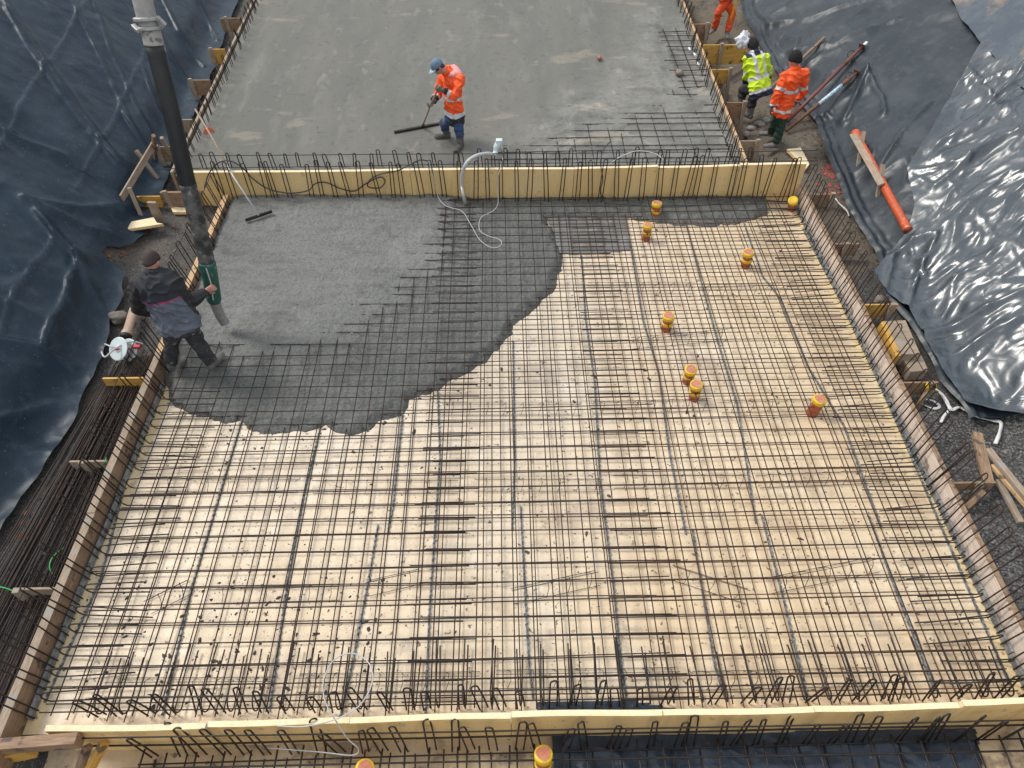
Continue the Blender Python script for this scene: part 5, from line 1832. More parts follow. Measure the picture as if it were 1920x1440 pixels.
def hg1(t, head, hs, hf, hu, chest, k, l, f, up):
    b = shell_cap(MB(), head + hu * 0.004, hs, hf, hu, 0.082 * k, 0.101 * k, 0.118 * k, 0.10, back=0.045)
    thick(b.build('hair', J_HAIR, t, smooth=True), 0.003)
    MB().loft([(chest.lerp(head, 0.08), 0.085, 0.085, l, f), (chest.lerp(head, 0.42), 0.082, 0.082, l, f), (chest.lerp(head, 0.46), 0.072, 0.072, l, f)]).build('collar', J_SCARF, t, smooth=True)


person('person in a grey body warmer and black sleeves bending to guide the pump hose', at(365, 695, 0.17), J1, J_VEST, J_DUSTY, {'mat': J_BOOT}, hg1, bare=True, k=1.12,
       jk_zone=z1, jk_mats=[J_VEST, J_MAGENTA, J_BLACK, J_CHAR], hem=-0.04, flare=0.01, wide=1.36, face_dir=Vector((0.35, 1, -0.3)), lat=Vector((1, -0.05, 0.0)), palm=[Vector((0, 0, -1)), Vector((0.3, 0.8, -0.2))], curl=(0.7, 0.95))

# man with the rake on the far slab ------------------------------------------
Y2 = at(852, 266, Z2).y
aL = at(838, 258, Z2)
aR = at(864, 276, Z2)
J2 = dict(pelvis=W(852, 208, Y2 + 0.02), chest=W(845, 136, Y2 - 0.02), head=W(821, 125, Y2 - 0.08),
          shL=W(862, 150, Y2 - 0.15), shR=W(829, 150, Y2 + 0.16),
          elL=W(853, 181, Y2 - 0.32), wrL=W(830, 168, Y2 - 0.30), elR=W(820, 178, Y2 + 0.1), wrR=W(813, 190, Y2 - 0.18),
          knL=W(832, 232, Y2 + 0.0), knR=W(860, 240, Y2 - 0.16), anL=aL + Vector((0, 0, 0.10)), anR=aR + Vector((0, 0, 0.08)),
          toL=aL + Vector((-0.26, -0.03, 0.01)), toR=aR + Vector((-0.10, -0.18, 0.0)), hf=Vector((-0.75, -0.35, -0.5)), hdL=Vector((-0.8, 0.05, 0.4)), hdR=Vector((-0.6, -0.2, -0.5)))


def z2f(s, u, x, y):
    if s == 'torso':
        if u < 0.20:
            return 1
        if u < 0.29:
            return 2
        if 0.52 < u < 0.58:
            return 2
        return 0
    if s.startswith('fore'):
        return 1 if u > 0.62 else (2 if u > 0.40 else 0)
    return 1 if 0.28 < u < 0.52 and abs(x) > 0.22 and False else 0


def hg2(t, head, hs, hf, hu, chest, k, l, f, up):
    b = shell_cap(MB(), head + hu * 0.015, hs, hf, hu, 0.088, 0.108, 0.118, 0.05)
    c = thick(b.build('cap', J_DENIMCAP, t, smooth=True))
    q = MB()
    n = 9
    vs = []
    for i in range(n + 1):
        a = PI * (i / n)
        for r, dz in ((1.0, 0.0), (1.75, -0.025)):
            vs.append(head + hu * (0.03 + dz) + hs * (0.078 * math.cos(a) * (1 if r == 1 else 0.95)) + hf * (0.07 + 0.045 * math.sin(a) + (0.075 * math.sin(a) ** 0.6 if r > 1 else 0)))
    q.add(vs, [(2 * i, 2 * i + 2, 2 * i + 3, 2 * i + 1) for i in range(n)])
    thick(q.build('cap_peak', J_CAPPEAK, c, loc=t.location, smooth=True), 0.006)
    b = shell_cap(MB(), head - hu * 0.012, hs, hf, hu, 0.082, 0.100, 0.118, 0.0, back=0.05)
    thick(b.build('hair', J_HAIR, t, smooth=True), 0.004)
    m = MB()
    m.ball(chest - f * 0.09 + up * 0.005, (0.16, 0.085, 0.075), (l, f, up))
    m.ball(chest - f * 0.14 - up * 0.06, (0.13, 0.05, 0.10), (l, f, up))
    for s in (-1, 1):
        m.ball(chest + l * 0.10 * s - f * 0.02 + up * 0.01, (0.06, 0.09, 0.055), (l, f, up))
    fit_mesh(fuse(m, 0.012, 4), 'hood', [J_PINK], t, fold=0.02, fscale=9)


person('person in a blue cap, orange jacket and pink hood raking the wet far slab', at(852, 266, Z2), J2, J_ORANGE, J_BLUEJEAN, {'mat': J_BOOT, 'high': True}, hg2, glove=J_GLOVE, k=1.0,
       jk_zone=z2f, jk_mats=[J_ORANGE, J_BLACK, J_SILVER], hem=0.10, face_dir=Vector((-0.9, -0.4, 0)), lat=Vector((0.35, -0.9, 0)) * -1, palm=[Vector((0.1, 0.7, -0.6)), Vector((-0.2, -0.3, 0.8))], curl=(0.95, 0.95))

# worker in yellow (from behind) ---------------------------------------------
Y3 = at(1404, 222, 0.12).y
aR = at(1404, 222, 0.12)
aL = at(1388, 205, 0.2)
J3 = dict(pelvis=W(1424, 158, Y3 + 0.0), chest=W(1415, 99, Y3 + 0.22), head=W(1411, 83, Y3 + 0.30),
          shL=W(1402, 110, Y3 + 0.2), shR=W(1434, 110, Y3 + 0.2),
          elL=W(1400, 140, Y3 + 0.22), wrL=W(1399, 160, Y3 + 0.42), elR=W(1443, 135, Y3 + 0.25), wrR=W(1440, 150, Y3 + 0.5),
          knL=W(1392, 168, Y3 + 0.30), knR=W(1411, 186, Y3 + 0.05), anL=aL + Vector((0, 0.0, 0.10)), anR=aR + Vector((0, 0, 0.10)),
          toL=aL + Vector((-0.2, 0.14, 0.03)), toR=aR + Vector((-0.12, 0.18, 0.03)))


def z3f(s, u, x, y):
    if s == 'torso':
        if u < 0.13:
            return 1
        if u < 0.20:
            return 2
        if 0.42 < u < 0.50:
            return 2
        if u > 0.5 and (abs(abs(x) - 0.085) < 0.028):
            return 2
        if u > 0.94:
            return 1
        return 0
    if s.startswith('fore'):
        return 1 if u > 0.25 else 0
    return 2 if 0.68 < u < 0.86 else 0


def hg3(t, head, hs, hf, hu, chest, k, l, f, up):
    b = shell_cap(MB(), head, hs, hf, hu, 0.090, 0.110, 0.128, -0.35, back=0.04)
    thick(b.build('beanie', J_BEANIE, t, smooth=True), 0.007)


person('person in a yellow and navy high visibility jacket seen from behind, stooping', at(1404, 222, 0.1), J3, J_YELLOW, J_BLACK, {'mat': J_BOOT, 'high': True}, hg3, glove=J_GLOVE_D, k=1.04,
       jk_zone=z3f, jk_mats=[J_YELLOW, J_NAVY, J_SILVER], hem=0.12, face_dir=Vector((-0.4, 0.9, -0.1)), lat=Vector((0.95, 0.25, 0)), palm=[Vector((0, 0, -1)), Vector((0, 0, -1))], curl=(0.5, 0.5))

# worker in orange with the black beanie ---------------------------------------
Y4 = at(1450, 276, 0.12).y
aR = at(1452, 277, 0.10)
aL = at(1444, 256, 0.12)
J4 = dict(pelvis=W(1470, 196, Y4 + 0.02), chest=W(1492, 130, Y4 - 0.0), head=W(1491, 111, Y4 + 0.02),
          shL=W(1473, 142, Y4 - 0.02), shR=W(1508, 138, Y4 + 0.05),
          elL=W(1458, 175, Y4 - 0.1), wrL=W(1448, 200, Y4 - 0.1), elR=W(1508, 172, Y4 + 0.1), wrR=W(1494, 190, Y4 + 0.3),
          knL=W(1452, 232, Y4 + 0.12), knR=W(1463, 240, Y4 + 0.02), anL=aL + Vector((0, 0.0, 0.10)), anR=aR + Vector((0, 0, 0.10)),
          toL=aL + Vector((-0.22, 0.06, 0.03)), toR=aR + Vector((-0.24, 0.0, 0.03)), hf=Vector((-0.85, 0.45, -0.1)))


def z4f(s, u, x, y):
    if s == 'torso':
        if 0.12 < u < 0.18:
            return 1
        if 0.55 < u < 0.62:
            return 1
        return 0
    if s.startswith('fore'):
        return 1 if 0.72 < u < 0.9 else 0
    return 1 if 0.62 < u < 0.80 else 0


def hg4(t, head, hs, hf, hu, chest, k, l, f, up):
    b = shell_cap(MB(), head + hu * 0.02, hs, hf, hu, 0.092, 0.112, 0.135, -0.25, back=0.03)
    thick(b.build('beanie', J_BEANIE, t, smooth=True), 0.008)


person('person in an orange jacket, black beanie and dark green trousers walking past the steel props', at(1450, 276, 0.1), J4, J_ORANGE, J_GREEN, {'mat': J_BOOT_G}, hg4, glove=J_GLOVE_D, k=1.0,
       jk_zone=z4f, jk_mats=[J_ORANGE, J_SILVER], hem=0.06, face_dir=Vector((-0.8, 0.6, 0)), lat=Vector((0.6, 0.8, 0)), palm=[Vector((0.8, 0, 0)), Vector((-0.8, 0, 0))], curl=(0.45, 0.45))

# worker whose legs only are in the picture --------------------------------------
Y5 = at(1352, 62, 0.2).y
aL = at(1338, 60, 0.16)
aR = at(1362, 68, 0.16)
J5 = dict(pelvis=W(1362, -12, Y5 + 0.05), chest=W(1366, -72, Y5 + 0.15), head=W(1365, -92, Y5 + 0.2),
          elL=W(1342, -35, Y5 - 0.1), wrL=W(1366, -18, Y5 - 0.25), elR=W(1392, -35, Y5 + 0.0), wrR=W(1386, -12, Y5 - 0.2),
          knL=W(1348, 22, Y5 + 0.0), knR=W(1374, 24, Y5 + 0.02), anL=aL + Vector((0, 0, 0.10)), anR=aR + Vector((0, 0, 0.10)),
          toL=aL + Vector((-0.15, -0.17, 0.02)), toR=aR + Vector((-0.02, -0.22, 0.02)))
person('person in orange work trousers at the top picture edge holding a yellow pole', at(1352, 62, 0.15), J5, J_ORANGE, J_ORANGE_TR, {'mat': J_BOOT_G}, hg4, glove=J_GLOVE_D, k=1.0,
       jk_zone=z4f, jk_mats=[J_ORANGE, J_SILVER], face_dir=Vector((-0.2, -1, 0)), lat=Vector((-1, 0.2, 0)), curl=(0.9, 0.9))

# ------------------------------------------------------------------ tools
def pole(label, name, cat, pts, r, m, n=8):
    o = MB().tube(pts, r, n).build(name, m, smooth=True, loc=pts[0])
    return tag(o, label, cat)


b0, b1 = at(739, 248, Z2 + 0.02), at(823, 232, Z2 + 0.02)
t = thing('concrete_rake', 'long bar rake held by the person in the blue cap on the far slab', 'rake', (b0 + b1) / 2)
MB().beam(b0, b1, 0.05, 0.045).build('rake_bar', M_DARKSTEEL, t, bevel=0.004)
hb2 = b0.lerp(b1, 0.63)
hands = [J2['wrR'] + Vector((-0.05, -0.02, -0.04)), J2['wrL'] + Vector((-0.07, 0.0, 0.02))]
hd = (hands[1] - hb2).normalized()
MB().tube([hb2 + Vector((0, 0, 0.02)), hb2.lerp(hands[0], 0.5), hands[0], hands[1], hands[1] + hd * 0.10], 0.016, 8).build('handle', M_WOOD_GREY, t, smooth=True)
MB().tube([hb2 - Vector((0, 0, 0.0)), hb2 + (hands[0] - hb2).normalized() * 0.12], 0.026, 8).build('socket', M_DARKSTEEL, t, smooth=True)
b0, b1 = at(460, 413, 0.275), at(510, 396, 0.275)
t = thing('concrete_rake', 'bar rake left leaning over the far divider with its bar on the fresh concrete', 'rake', (b0 + b1) / 2)
MB().beam(b0, b1, 0.03, 0.05).build('rake_bar', M_DARKSTEEL, t, bevel=0.004)
e0 = at(485, 404, 0.30)
MB().tube([e0, at_y(440, 335, 10.25), at_y(425, 310, 10.62)], 0.015, 8).build('handle', M_GREYCORD, t, smooth=True)
MB().tube([at_y(425, 310, 10.62), at_y(396, 255, 11.4), at_y(366, 205, 12.1)], 0.017, 8).build('handle', M_WOOD_GREY, t, smooth=True)

# vibrator with its pale hose
v0 = [at(872, 383, 0.16), at_y(866, 350, 10.46), at_y(867, 325, 10.47), at_y(876, 304, 10.50), at_y(893, 292, 10.62), at_y(912, 288, 10.78), at_y(924, 289, 10.86)]
t = thing('concrete_vibrator', 'grey poker vibrator whose thick hose arches over the far divider', 'vibrator', v0[0])
MB().tube(smooth_line(v0), 0.030, 12).build('hose', M_GREYCORD, t, smooth=True)
MB().tube([at(873, 384, 0.12), v0[0] + Vector((0, 0, 0.03)), v0[1]], [0.026, 0.034, 0.034], 12).build('poker', M_CLAMP, t, smooth=True)
mh = MB()
q = at_y(925, 289, 10.86)
mh.tube([q, at_y(929, 287, 10.88), at_y(930, 282, 10.9), at_y(931, 274, 10.92)], [0.035, 0.05, 0.045, 0.055], 10)
mh.tube([at_y(931, 276, 10.92), at_y(937, 265, 10.95)], [0.06, 0.06], 12)
mh.box(at_y(936, 269, 10.94), (0.055, 0.045, 0.075))
mh.build('motor_head', M_WHITE, t, smooth=False, bevel=0.01)
MB().tube([at_y(939, 272, 10.9), at_y(942, 281, 10.88), at_y(943, 289, 10.87)], [0.022, 0.02, 0.02], 8).build('grip', M_CLAMP, t, smooth=True)

# cables
def cable(label, pts, r, m, k=8, name='cable', cat='cable'):
    return tag(MB().tube(smooth_line(pts, k), r, 6).build(name, m, smooth=True, loc=pts[0]), label, cat)


yb = YF - 0.05
cable('dark cable looping along the face of the far divider to the vibrator', [at_y(383, 352, yb - 0.1), at_y(392, 325, yb), at_y(410, 305, yb), at_y(432, 302, yb), at_y(455, 315, yb), at_y(475, 336, yb), at_y(505, 355, yb - 0.05), at_y(545, 362, yb - 0.12),
      at_y(578, 357, yb - 0.06), at_y(590, 345, yb), at_y(610, 342, yb), at_y(640, 354, yb), at_y(665, 358, yb), at_y(685, 345, yb), at_y(712, 332, yb), at_y(722, 340, yb), at_y(712, 352, yb - 0.03), at_y(690, 350, yb), at_y(695, 336, yb - 0.02),
      at_y(715, 326, yb), at_y(745, 320, yb), at_y(770, 308, yb + 0.02), at_y(787, 300, yb + 0.05), at_y(803, 302, yb + 0.05)], 0.011, M_DARKCORD)
cable('pale thin cord lying in a loop over the rebar at the right of the concrete', [at_y(803, 302, yb - 0.03), at_y(812, 330, yb - 0.05), at_y(820, 366, yb - 0.10), at(836, 386, 0.23), at(866, 396, 0.235), at(882, 420, 0.235), at(900, 450, 0.235), at(922, 464, 0.235), at(938, 461, 0.235),
      at(938, 450, 0.235), at(912, 441, 0.235), at(899, 430, 0.235), at(902, 408, 0.235), at(925, 395, 0.23), at(934, 380, 0.22), at_y(932, 350, yb - 0.08), at_y(937, 318, yb - 0.06), at_y(943, 296, yb + 0.2)], 0.006, M_GREYCORD)
cable('grey cable arching behind the right half of the far divider', [at_y(1143, 308, yb + 0.06), at_y(1160, 296, yb + 0.2), at_y(1185, 285, yb + 0.3), at_y(1205, 283, yb + 0.35), at_y(1230, 289, yb + 0.3), at_y(1245, 300, yb + 0.2)], 0.009, M_GREYCORD)
cable('dark cable hanging down the face of the far divider at its middle', [at_y(1144, 266, yb + 0.35), at_y(1132, 280, yb + 0.25), at_y(1126, 303, yb + 0.05), at_y(1130, 336, yb - 0.06), at_y(1126, 355, yb - 0.1), at_y(1128, 372, yb - 0.12)], 0.010, M_DARKCORD)
cable('dark cable snaking along the foot of the far divider on the right', [at(1135, 381, 0.15), at(1180, 384, 0.18), at(1250, 388, 0.2), at(1330, 384, 0.2), at(1390, 374, 0.2), at(1420, 374, 0.2), at(1470, 378, 0.15)], 0.009, M_DARKCORD)
zz = 0.36
cable('pale grey wire bent into a big loop above the near divider', [at(520, 1361, zz - 0.02), at(570, 1362, zz), at(625, 1350, zz + 0.05), at(668, 1328, zz + 0.1), at(690, 1300, zz + 0.15), at(699, 1270, zz + 0.17), at(692, 1244, zz + 0.17), at(672, 1228, zz + 0.17), at(648, 1226, zz + 0.17),
      at(624, 1240, zz + 0.17), at(609, 1268, zz + 0.16), at(606, 1298, zz + 0.12), at(615, 1328, zz + 0.08), at(630, 1352, zz + 0.02), at(652, 1385, 0.2), at(672, 1404, 0.1), at(660, 1416, 0.0), at(600, 1410, -0.1), at(500, 1402, -0.15)], 0.0062, M_GREYCORD, name='wire_loop', cat='wire')
cable('green garden wire curling on the dark gravel at the left board', [at(146, 1006, 0.0), at(128, 1022, 0.03), at(110, 1034, 0.06), at(96, 1050, 0.08), at(94, 1068, 0.06), at(104, 1082, 0.03), at(107, 1098, 0.06), at(100, 1115, 0.1)], 0.008, M_GREENWIRE, name='green_wire', cat='wire')
cable('green wire end lying over the rebar pile at the left picture edge', [at(-8, 1100, 0.2), at(8, 1102, 0.2), at(25, 1108, 0.22)], 0.008, M_GREENWIRE, name='green_wire', cat='wire')
cable('short green wire tied to the wooden bracket plank over the rebar pile', [at(192, 874, 0.16), at(197, 866, 0.24), at(199, 858, 0.24), at(196, 868, 0.2), at(201, 872, 0.14)], 0.006, M_GREENWIRE, name='green_wire', cat='wire')
cable('thin black wire hanging over the left plastic sheet', [on_ground(10, 310, 0.12), on_ground(35, 340, 0.14), on_ground(60, 360, 0.14), on_ground(90, 378, 0.12)], 0.008, M_DARKCORD, name='black_wire', cat='wire')

# rebar pile on the left
pa = [at(215, 690, 0.0), at(160, 860, 0.0), at(60, 1130, 0.0), at(-60, 1440, 0.0)]
pA, pB = Vector((-4.98, 6.85, 0)), Vector((-5.05, 1.2, 0))
first = None
cnt = 0
for lay in range(3):
    for i in range(24 - lay * 5):
        x = -0.42 + lay * 0.07 + i * (0.74 - lay * 0.16) / (24 - lay * 5) + rnd.uniform(-0.012, 0.012)
        sx = rnd.uniform(-0.10, 0.10)
        z = 0.035 + lay * 0.028 + rnd.uniform(-0.006, 0.012)
        y1, y0 = pA.y + rnd.uniform(-0.35, 0.15), rnd.uniform(0.9, 1.6)
        pts = []
        for j in range(9):
            u = j / 8
            spread = 1 + 0.55 * u
            pts.append(Vector((pA.x - 0.04 + x * spread + sx * u * 1.2 - 0.42 * u * (0.6 if x < 0 else 0.25) + rnd.uniform(-0.006, 0.006), y1 + (y0 - y1) * u, z + rnd.uniform(-0.003, 0.006))))
        o = MB().tube(pts, rnd.uniform(0.0075, 0.010), 5).build('loose_rebar', rnd.choice([M_STEEL, M_DARKSTEEL, M_DARKSTEEL, M_HOOK]), smooth=True, loc=pts[0])
        tag(o, 'long thin rusty rebar in the pile lying between left board and plastic sheet', 'rebar', 'loose rebars piled beside the left board')

# cable reel and drain pipe beside the man
rc = at(229, 655, 0.16)
t = thing('cable_reel', 'white cable reel with red hub lying against the left board hooks', 'cable reel', rc - Vector((0, 0, 0.16)))
axr = Vector((-0.35, -0.55, 0.75)).normalized()
s = axr.orthogonal().normalized()
MB().tube([rc + axr * 0.05, rc + axr * 0.056, rc + axr * 0.066, rc + axr * 0.07], [0.155, 0.165, 0.165, 0.155], 30).build('flange', M_WHITE, t, smooth=False)
MB().tube([rc - axr * 0.11, rc - axr * 0.104, rc - axr * 0.094, rc - axr * 0.09], [0.155, 0.165, 0.165, 0.155], 30).build('flange', M_WHITE, t, smooth=False)
MB().tube([rc - axr * 0.09, rc + axr * 0.05], 0.115, 24).build('wound_cable', M_GREYCORD, t, smooth=True)
MB().tube([rc + axr * 0.07, rc + axr * 0.085], [0.05, 0.045], 18).build('hub', M_BAG, t)
MB().box(rc + axr * 0.09 + Vector((0.01, 0, 0)), (0.035, 0.02, 0.012)).build('red_latch', M_RED, t, bevel=0.004)
MB().tube(smooth_line([rc + axr * 0.09 + Vector((-0.17, -0.08, 0.02)), rc + axr * 0.11 + Vector((-0.08, -0.16, 0.0)), rc + axr * 0.10 + Vector((0.02, -0.024, 0.032)), rc + axr * 0.08 + Vector((0.15, 0.13, 0.0)), rc - axr * 0.06 + Vector((0.22, 0.09, 0.02))]), 0.012, 8).build('frame', M_GREYCORD, t, smooth=True)
MB().tube([rc + axr * 0.1, rc + axr * 0.1 + Vector((-0.17, 0.07, 0.02))], 0.011, 8).build('crank', M_GREYCORD, t, smooth=True)
MB().box(rc - axr * 0.01 + Vector((0.19, 0.03, 0.02)), (0.05, 0.025, 0.02)).build('red_socket', M_RED, t, bevel=0.004)
d0, d1 = at(236, 632, 0.08), at(252, 578, 0.10)
t = thing('beige_pipe', 'beige pipe piece lying on the earth behind the white cable reel', 'pipe', d0)
MB().tube([d0, d0.lerp(d1, 0.16), d0.lerp(d1, 0.18), d1], [0.075, 0.075, 0.062, 0.062], 18).build('pipe', M_BEIGE, t, smooth=True)
MB().tube([d0 + (d0 - d1).normalized() * 0.03, d0.lerp(d1, 0.04)], 0.08, 18).build('rubber_ring', M_RUBBER, t, smooth=True)

# orange pipe on the right bank with its plank and stakes
a, c = on_slope(1606, 266), on_slope(1704, 445)
nrm = Vector((-0.45, 0, 0.85)).normalized()
a, c = a + nrm * 0.20, c + nrm * 0.16
t = thing('orange_pipe', 'long bright orange pipe lying down the glossy sheet on the right bank', 'pipe', a)
ax = (c - a).normalized()
MB().tube([a, a + ax * 0.05, a + ax * 0.16, a + ax * 0.20], [0.082, 0.084, 0.082, 0.070], 22, cap=False).build('socket', M_ORANGE_BRIGHT, t, smooth=True)
pb = MB().tube([a + ax * 0.05, c], [0.068, 0.068], 22, cap=False)
pb.tube([c, c - ax * 0.25], [0.062, 0.062], 22)
pb.add([], [])
pb.build('pipe', M_ORANGE_BRIGHT, t, smooth=True)
k1, k2 = on_slope(1603, 274) + nrm * 0.27, on_slope(1656, 368) + nrm * 0.25
tag(timber('grey_plank', k1, k2, 0.11, 0.04, M_WOOD_GREY, up=nrm), 'dried grey plank lying along the left side of the bright orange pipe', 'plank')
for (x0, y0, x1, y1, lab) in ((1604, 328, 1624, 272, 'wooden stake under the upper end of the grey plank'), (1642, 378, 1660, 334, 'wooden stake under the lower end of the grey plank')):
    s0, s1 = on_slope(x0, y0) - nrm * 0.05, on_slope(x1, y1) + nrm * 0.30
    tag(timber('wooden_stake', s0, s1, 0.06, 0.06, M_WOOD_GREY), lab, 'stake')

# steel props
def prop(px0, px1, z0, lift, label, outer, inner, split, tip):
    a = on_ground(*px0, 0.06)
    c = on_slope(*px1) + nrm * lift
    t = thing('steel_prop', label, 'steel prop', a)
    ax = (c - a).normalized()
    m = a.lerp(c, split)
    MB().tube([a, m], 0.035, 12).build('outer_tube', outer, t, smooth=True)
    MB().tube([m - ax * 0.02, m + ax * 0.20], 0.044, 12).build('collar', M_PROP_RUST, t, smooth=True)
    MB().tube([m, c], 0.028, 12).build('inner_tube', inner, t, smooth=True)
    MB().beam(c, c + ax * 0.012, 0.14, 0.14).build('end_plate', M_PROP_RUST, t, bevel=0.003)
    h = m + ax * 0.12
    s = ax.orthogonal().normalized()
    MB().tube(smooth_line([h + s * 0.04, h + s * 0.11 + ax * 0.04, h + s * 0.10 + ax * 0.14, h + s * 0.03 + ax * 0.17]), 0.007, 6).build('pin_handle', M_DARKSTEEL, t, smooth=True)
    if tip:
        MB().beam(c + ax * 0.012, c + ax * 0.14, 0.05, 0.03).build('tip', M_WHITE, t)
    return t


prop((1476, 228), (1618, 100), 0.1, 0.14, 'long red steel prop leaning on the slate sheet behind the orange worker', M_PROP_RED, M_PROP_RED, 0.78, True)
tt = prop((1474, 245), (1608, 147), 0.1, 0.12, 'rusty steel prop with a chipped blue and white section, below the red one', M_PROP_RUST, M_PROP_RUST, 0.80, False)
a = on_ground(1474, 245, 0.06)
c = on_slope(1608, 147) + nrm * 0.12
MB().tube([a.lerp(c, 0.46), a.lerp(c, 0.80)], 0.0365, 12).build('painted_section', M_PROP_BLUE, tt, smooth=True)
pole('old wooden pole leaning on the slate sheet behind the black beanie', 'wooden_pole', 'pole', [on_ground(1438, 172, 0.05), on_slope(1548, 80) + nrm * 0.12], 0.030, M_WOOD)
pole('bright yellow pole held by the person in orange trousers', 'yellow_pole', 'pole', [at(1366, 56, 0.25), at_y(1372, 30, Y5 - 0.25), at_y(1388, -20, Y5 - 0.25), at_y(1398, -50, Y5 - 0.25)], 0.022, mat('yellow_pole_paint', (0.85, 0.50, 0.03), rough=0.4))


def blob(name, c, r3, m, label, cat, amp=0.25, freq=9.0, nu=22, nv=14):
    b = MB().ball(c, r3, nu=nu, nv=nv)
    o = b.build(name, m, loc=c, smooth=True)
    n = len(o.data.vertices)
    co = np.empty(n * 3)
    o.data.vertices.foreach_get('co', co)
    co = co.reshape(-1, 3)
    d = 1 + amp * fbm(co[:, 0] * freq + c[0] * 3, co[:, 2] * freq + co[:, 1] * freq * 0.8 + c[1], 3)
    o.data.vertices.foreach_set('co', (co * d[:, None]).ravel())
    return tag(o, label, cat)


blob('plastic_bag', at_y(1393, 78, 13.55), (0.14, 0.12, 0.13), M_BAG, 'crumpled white plastic bag at the head of the worker in yellow', 'bag', 0.55, 14)
for px, py, z, r, lab in [(1293, 92, 0.6, 0.05, 'scrap of white film at the far slab right edge, upper'), (1303, 103, 0.62, 0.055, 'scrap of white film at the far slab right edge, middle'), (1309, 120, 0.6, 0.045, 'scrap of white film at the far slab right edge, lowest')]:
    blob('film_scrap', at(px, py, z), (r * 0.6, r * 1.5, r * 0.35), M_BAG, lab, 'film scrap', 0.9, 26, 14, 9)
blob('earth_lump', at(222, 452, 0.02), (0.24, 0.18, 0.09), M_STONE, 'large brown earth lump with leaves at the torn sheet edge, left', 'stone', 0.3, 6)
blob('stone', at(222, 595, 0.03), (0.15, 0.12, 0.09), M_STONE, 'brown stone under the flap of the left sheet beside the beige pipe', 'stone', 0.3, 7)
blob('stone', at(1650, 562, 0.05), (0.10, 0.08, 0.06), M_STONE, 'pale rubble piece on the corner of the wet yellow bracket plate', 'stone', 0.3, 9)
for i, (px, py) in enumerate([(1425, 232), (1410, 240), (1437, 225), (1400, 252)]):
    blob('mortar_lump', on_ground(px, py, 0.02), (0.12 - 0.02 * i, 0.08, 0.045), M_CEMENT, ['broken grey mortar slab at the feet of the orange worker', 'flat mortar piece left of the broken mortar slab', 'mortar piece touching the orange worker heel', 'small mortar piece nearest the far slab board'][i], 'mortar lump', 0.4, 9, 14, 9)

# stakes pinning the sheets
for px, py, qx, qy, lab in [(58, 392, 90, 412, 'yellowish wooden peg pinning the left sheet in the open'), (165, 492, 173, 503, 'small pale peg at the tip of the left sheet flap')]:
    p, q = on_ground(px, py, 0.12), on_ground(qx, qy, 0.10)
    tag(timber('wooden_peg', p, q, 0.05, 0.045, M_WOOD_FRESH), lab, 'peg')
t = thing('tape_roll', 'yellow tape roll on the end of the dark bracket plate', 'tape roll', at(1746, 724, 0.2))
p = at(1746, 724, 0.24)
axr = Vector((0.1, -0.6, 0.75)).normalized()
MB().tube([p - axr * 0.03, p + axr * 0.03], [0.06, 0.06], 18, cap=False).build('tape', M_YELLOW, t, smooth=True)
MB().tube([p - axr * 0.028, p + axr * 0.028], [0.045, 0.045], 18, cap=False).build('core', M_DARKSTEEL, t, smooth=True)
pole('wet dark stake below the yellow tape roll', 'wooden_stake', 'stake', [at(1720, 762, 0.0), at(1742, 728, 0.18)], 0.03, M_WOOD)


# white strap with black print
def strap(label, px, w, th=0.004):
    P = smooth_line([on_ground(x, y, dz) for x, y, dz in px], 6)
    b = MB()
    vs = []
    for i, p in enumerate(P):
        a_, c_ = P[max(i - 1, 0)], P[min(i + 1, len(P) - 1)]
        d = (c_ - a_).normalized()
        s = d.cross(Vector((0, 0, 1))).normalized()
        tw = 0.35 * math.sin(i * 0.5)
        s = (s * math.cos(tw) + Vector((0, 0, 1)) * math.sin(tw)).normalized()
        vs += [p - s * w / 2, p + s * w / 2]
    b.add(vs, [(2 * i, 2 * i + 1, 2 * i + 3, 2 * i + 2) for i in range(len(P) - 1)])
    o = b.build('lifting_strap', M_STRAP, smooth=True, loc=P[0])
    thick(o, th)
    return tag(o, label, 'strap')


st = strap('white printed strap straggling over the grey gravel at the right', [(1762, 735, 0.05), (1775, 755, 0.06), (1785, 768, 0.05), (1800, 764, 0.04), (1830, 780, 0.05), (1858, 788, 0.05), (1876, 792, 0.06), (1874, 812, 0.05), (1866, 832, 0.04)], 0.045)
strap('white strap loop hanging from the tape roll to the gravel', [(1752, 728, 0.15), (1768, 740, 0.10), (1780, 765, 0.05), (1770, 780, 0.05), (1764, 792, 0.04)], 0.035)
strap('white strap coil around the wet dark stake', [(1735, 748, 0.12), (1750, 752, 0.06), (1762, 762, 0.03), (1750, 766, 0.02), (1730, 758, 0.04)], 0.035)
strap('narrow white strap over the mud at the red paint marks', [(1566, 372, 0.10), (1576, 384, 0.08), (1588, 395, 0.06), (1592, 405, 0.04)], 0.035)
fc = bpy.data.curves.new('print', 'FONT')
fc.body = 'NLOAD'
fc.size = 0.055
fc.extrude = 0.002
fc.align_x = 'CENTER'
fc.align_y = 'CENTER'
fc.materials.append(M_STRAPINK)
ftmp = bpy.data.objects.new('print', fc)
COL.objects.link(ftmp)
DG().update()
fme = bpy.data.meshes.new_from_object(ftmp.evaluated_get(DG()))
bpy.data.objects.remove(ftmp)
fo = bpy.data.objects.new('print', fme)
COL.objects.link(fo)
fo.parent = st
ctr = on_ground(1812, 771, 0.085)
d = (on_ground(1828, 779, 0.085) - on_ground(1797, 764, 0.085)).normalized()
fo.location = ctr - st.location
fo.rotation_euler = (0, 0, math.atan2(d.y, d.x))

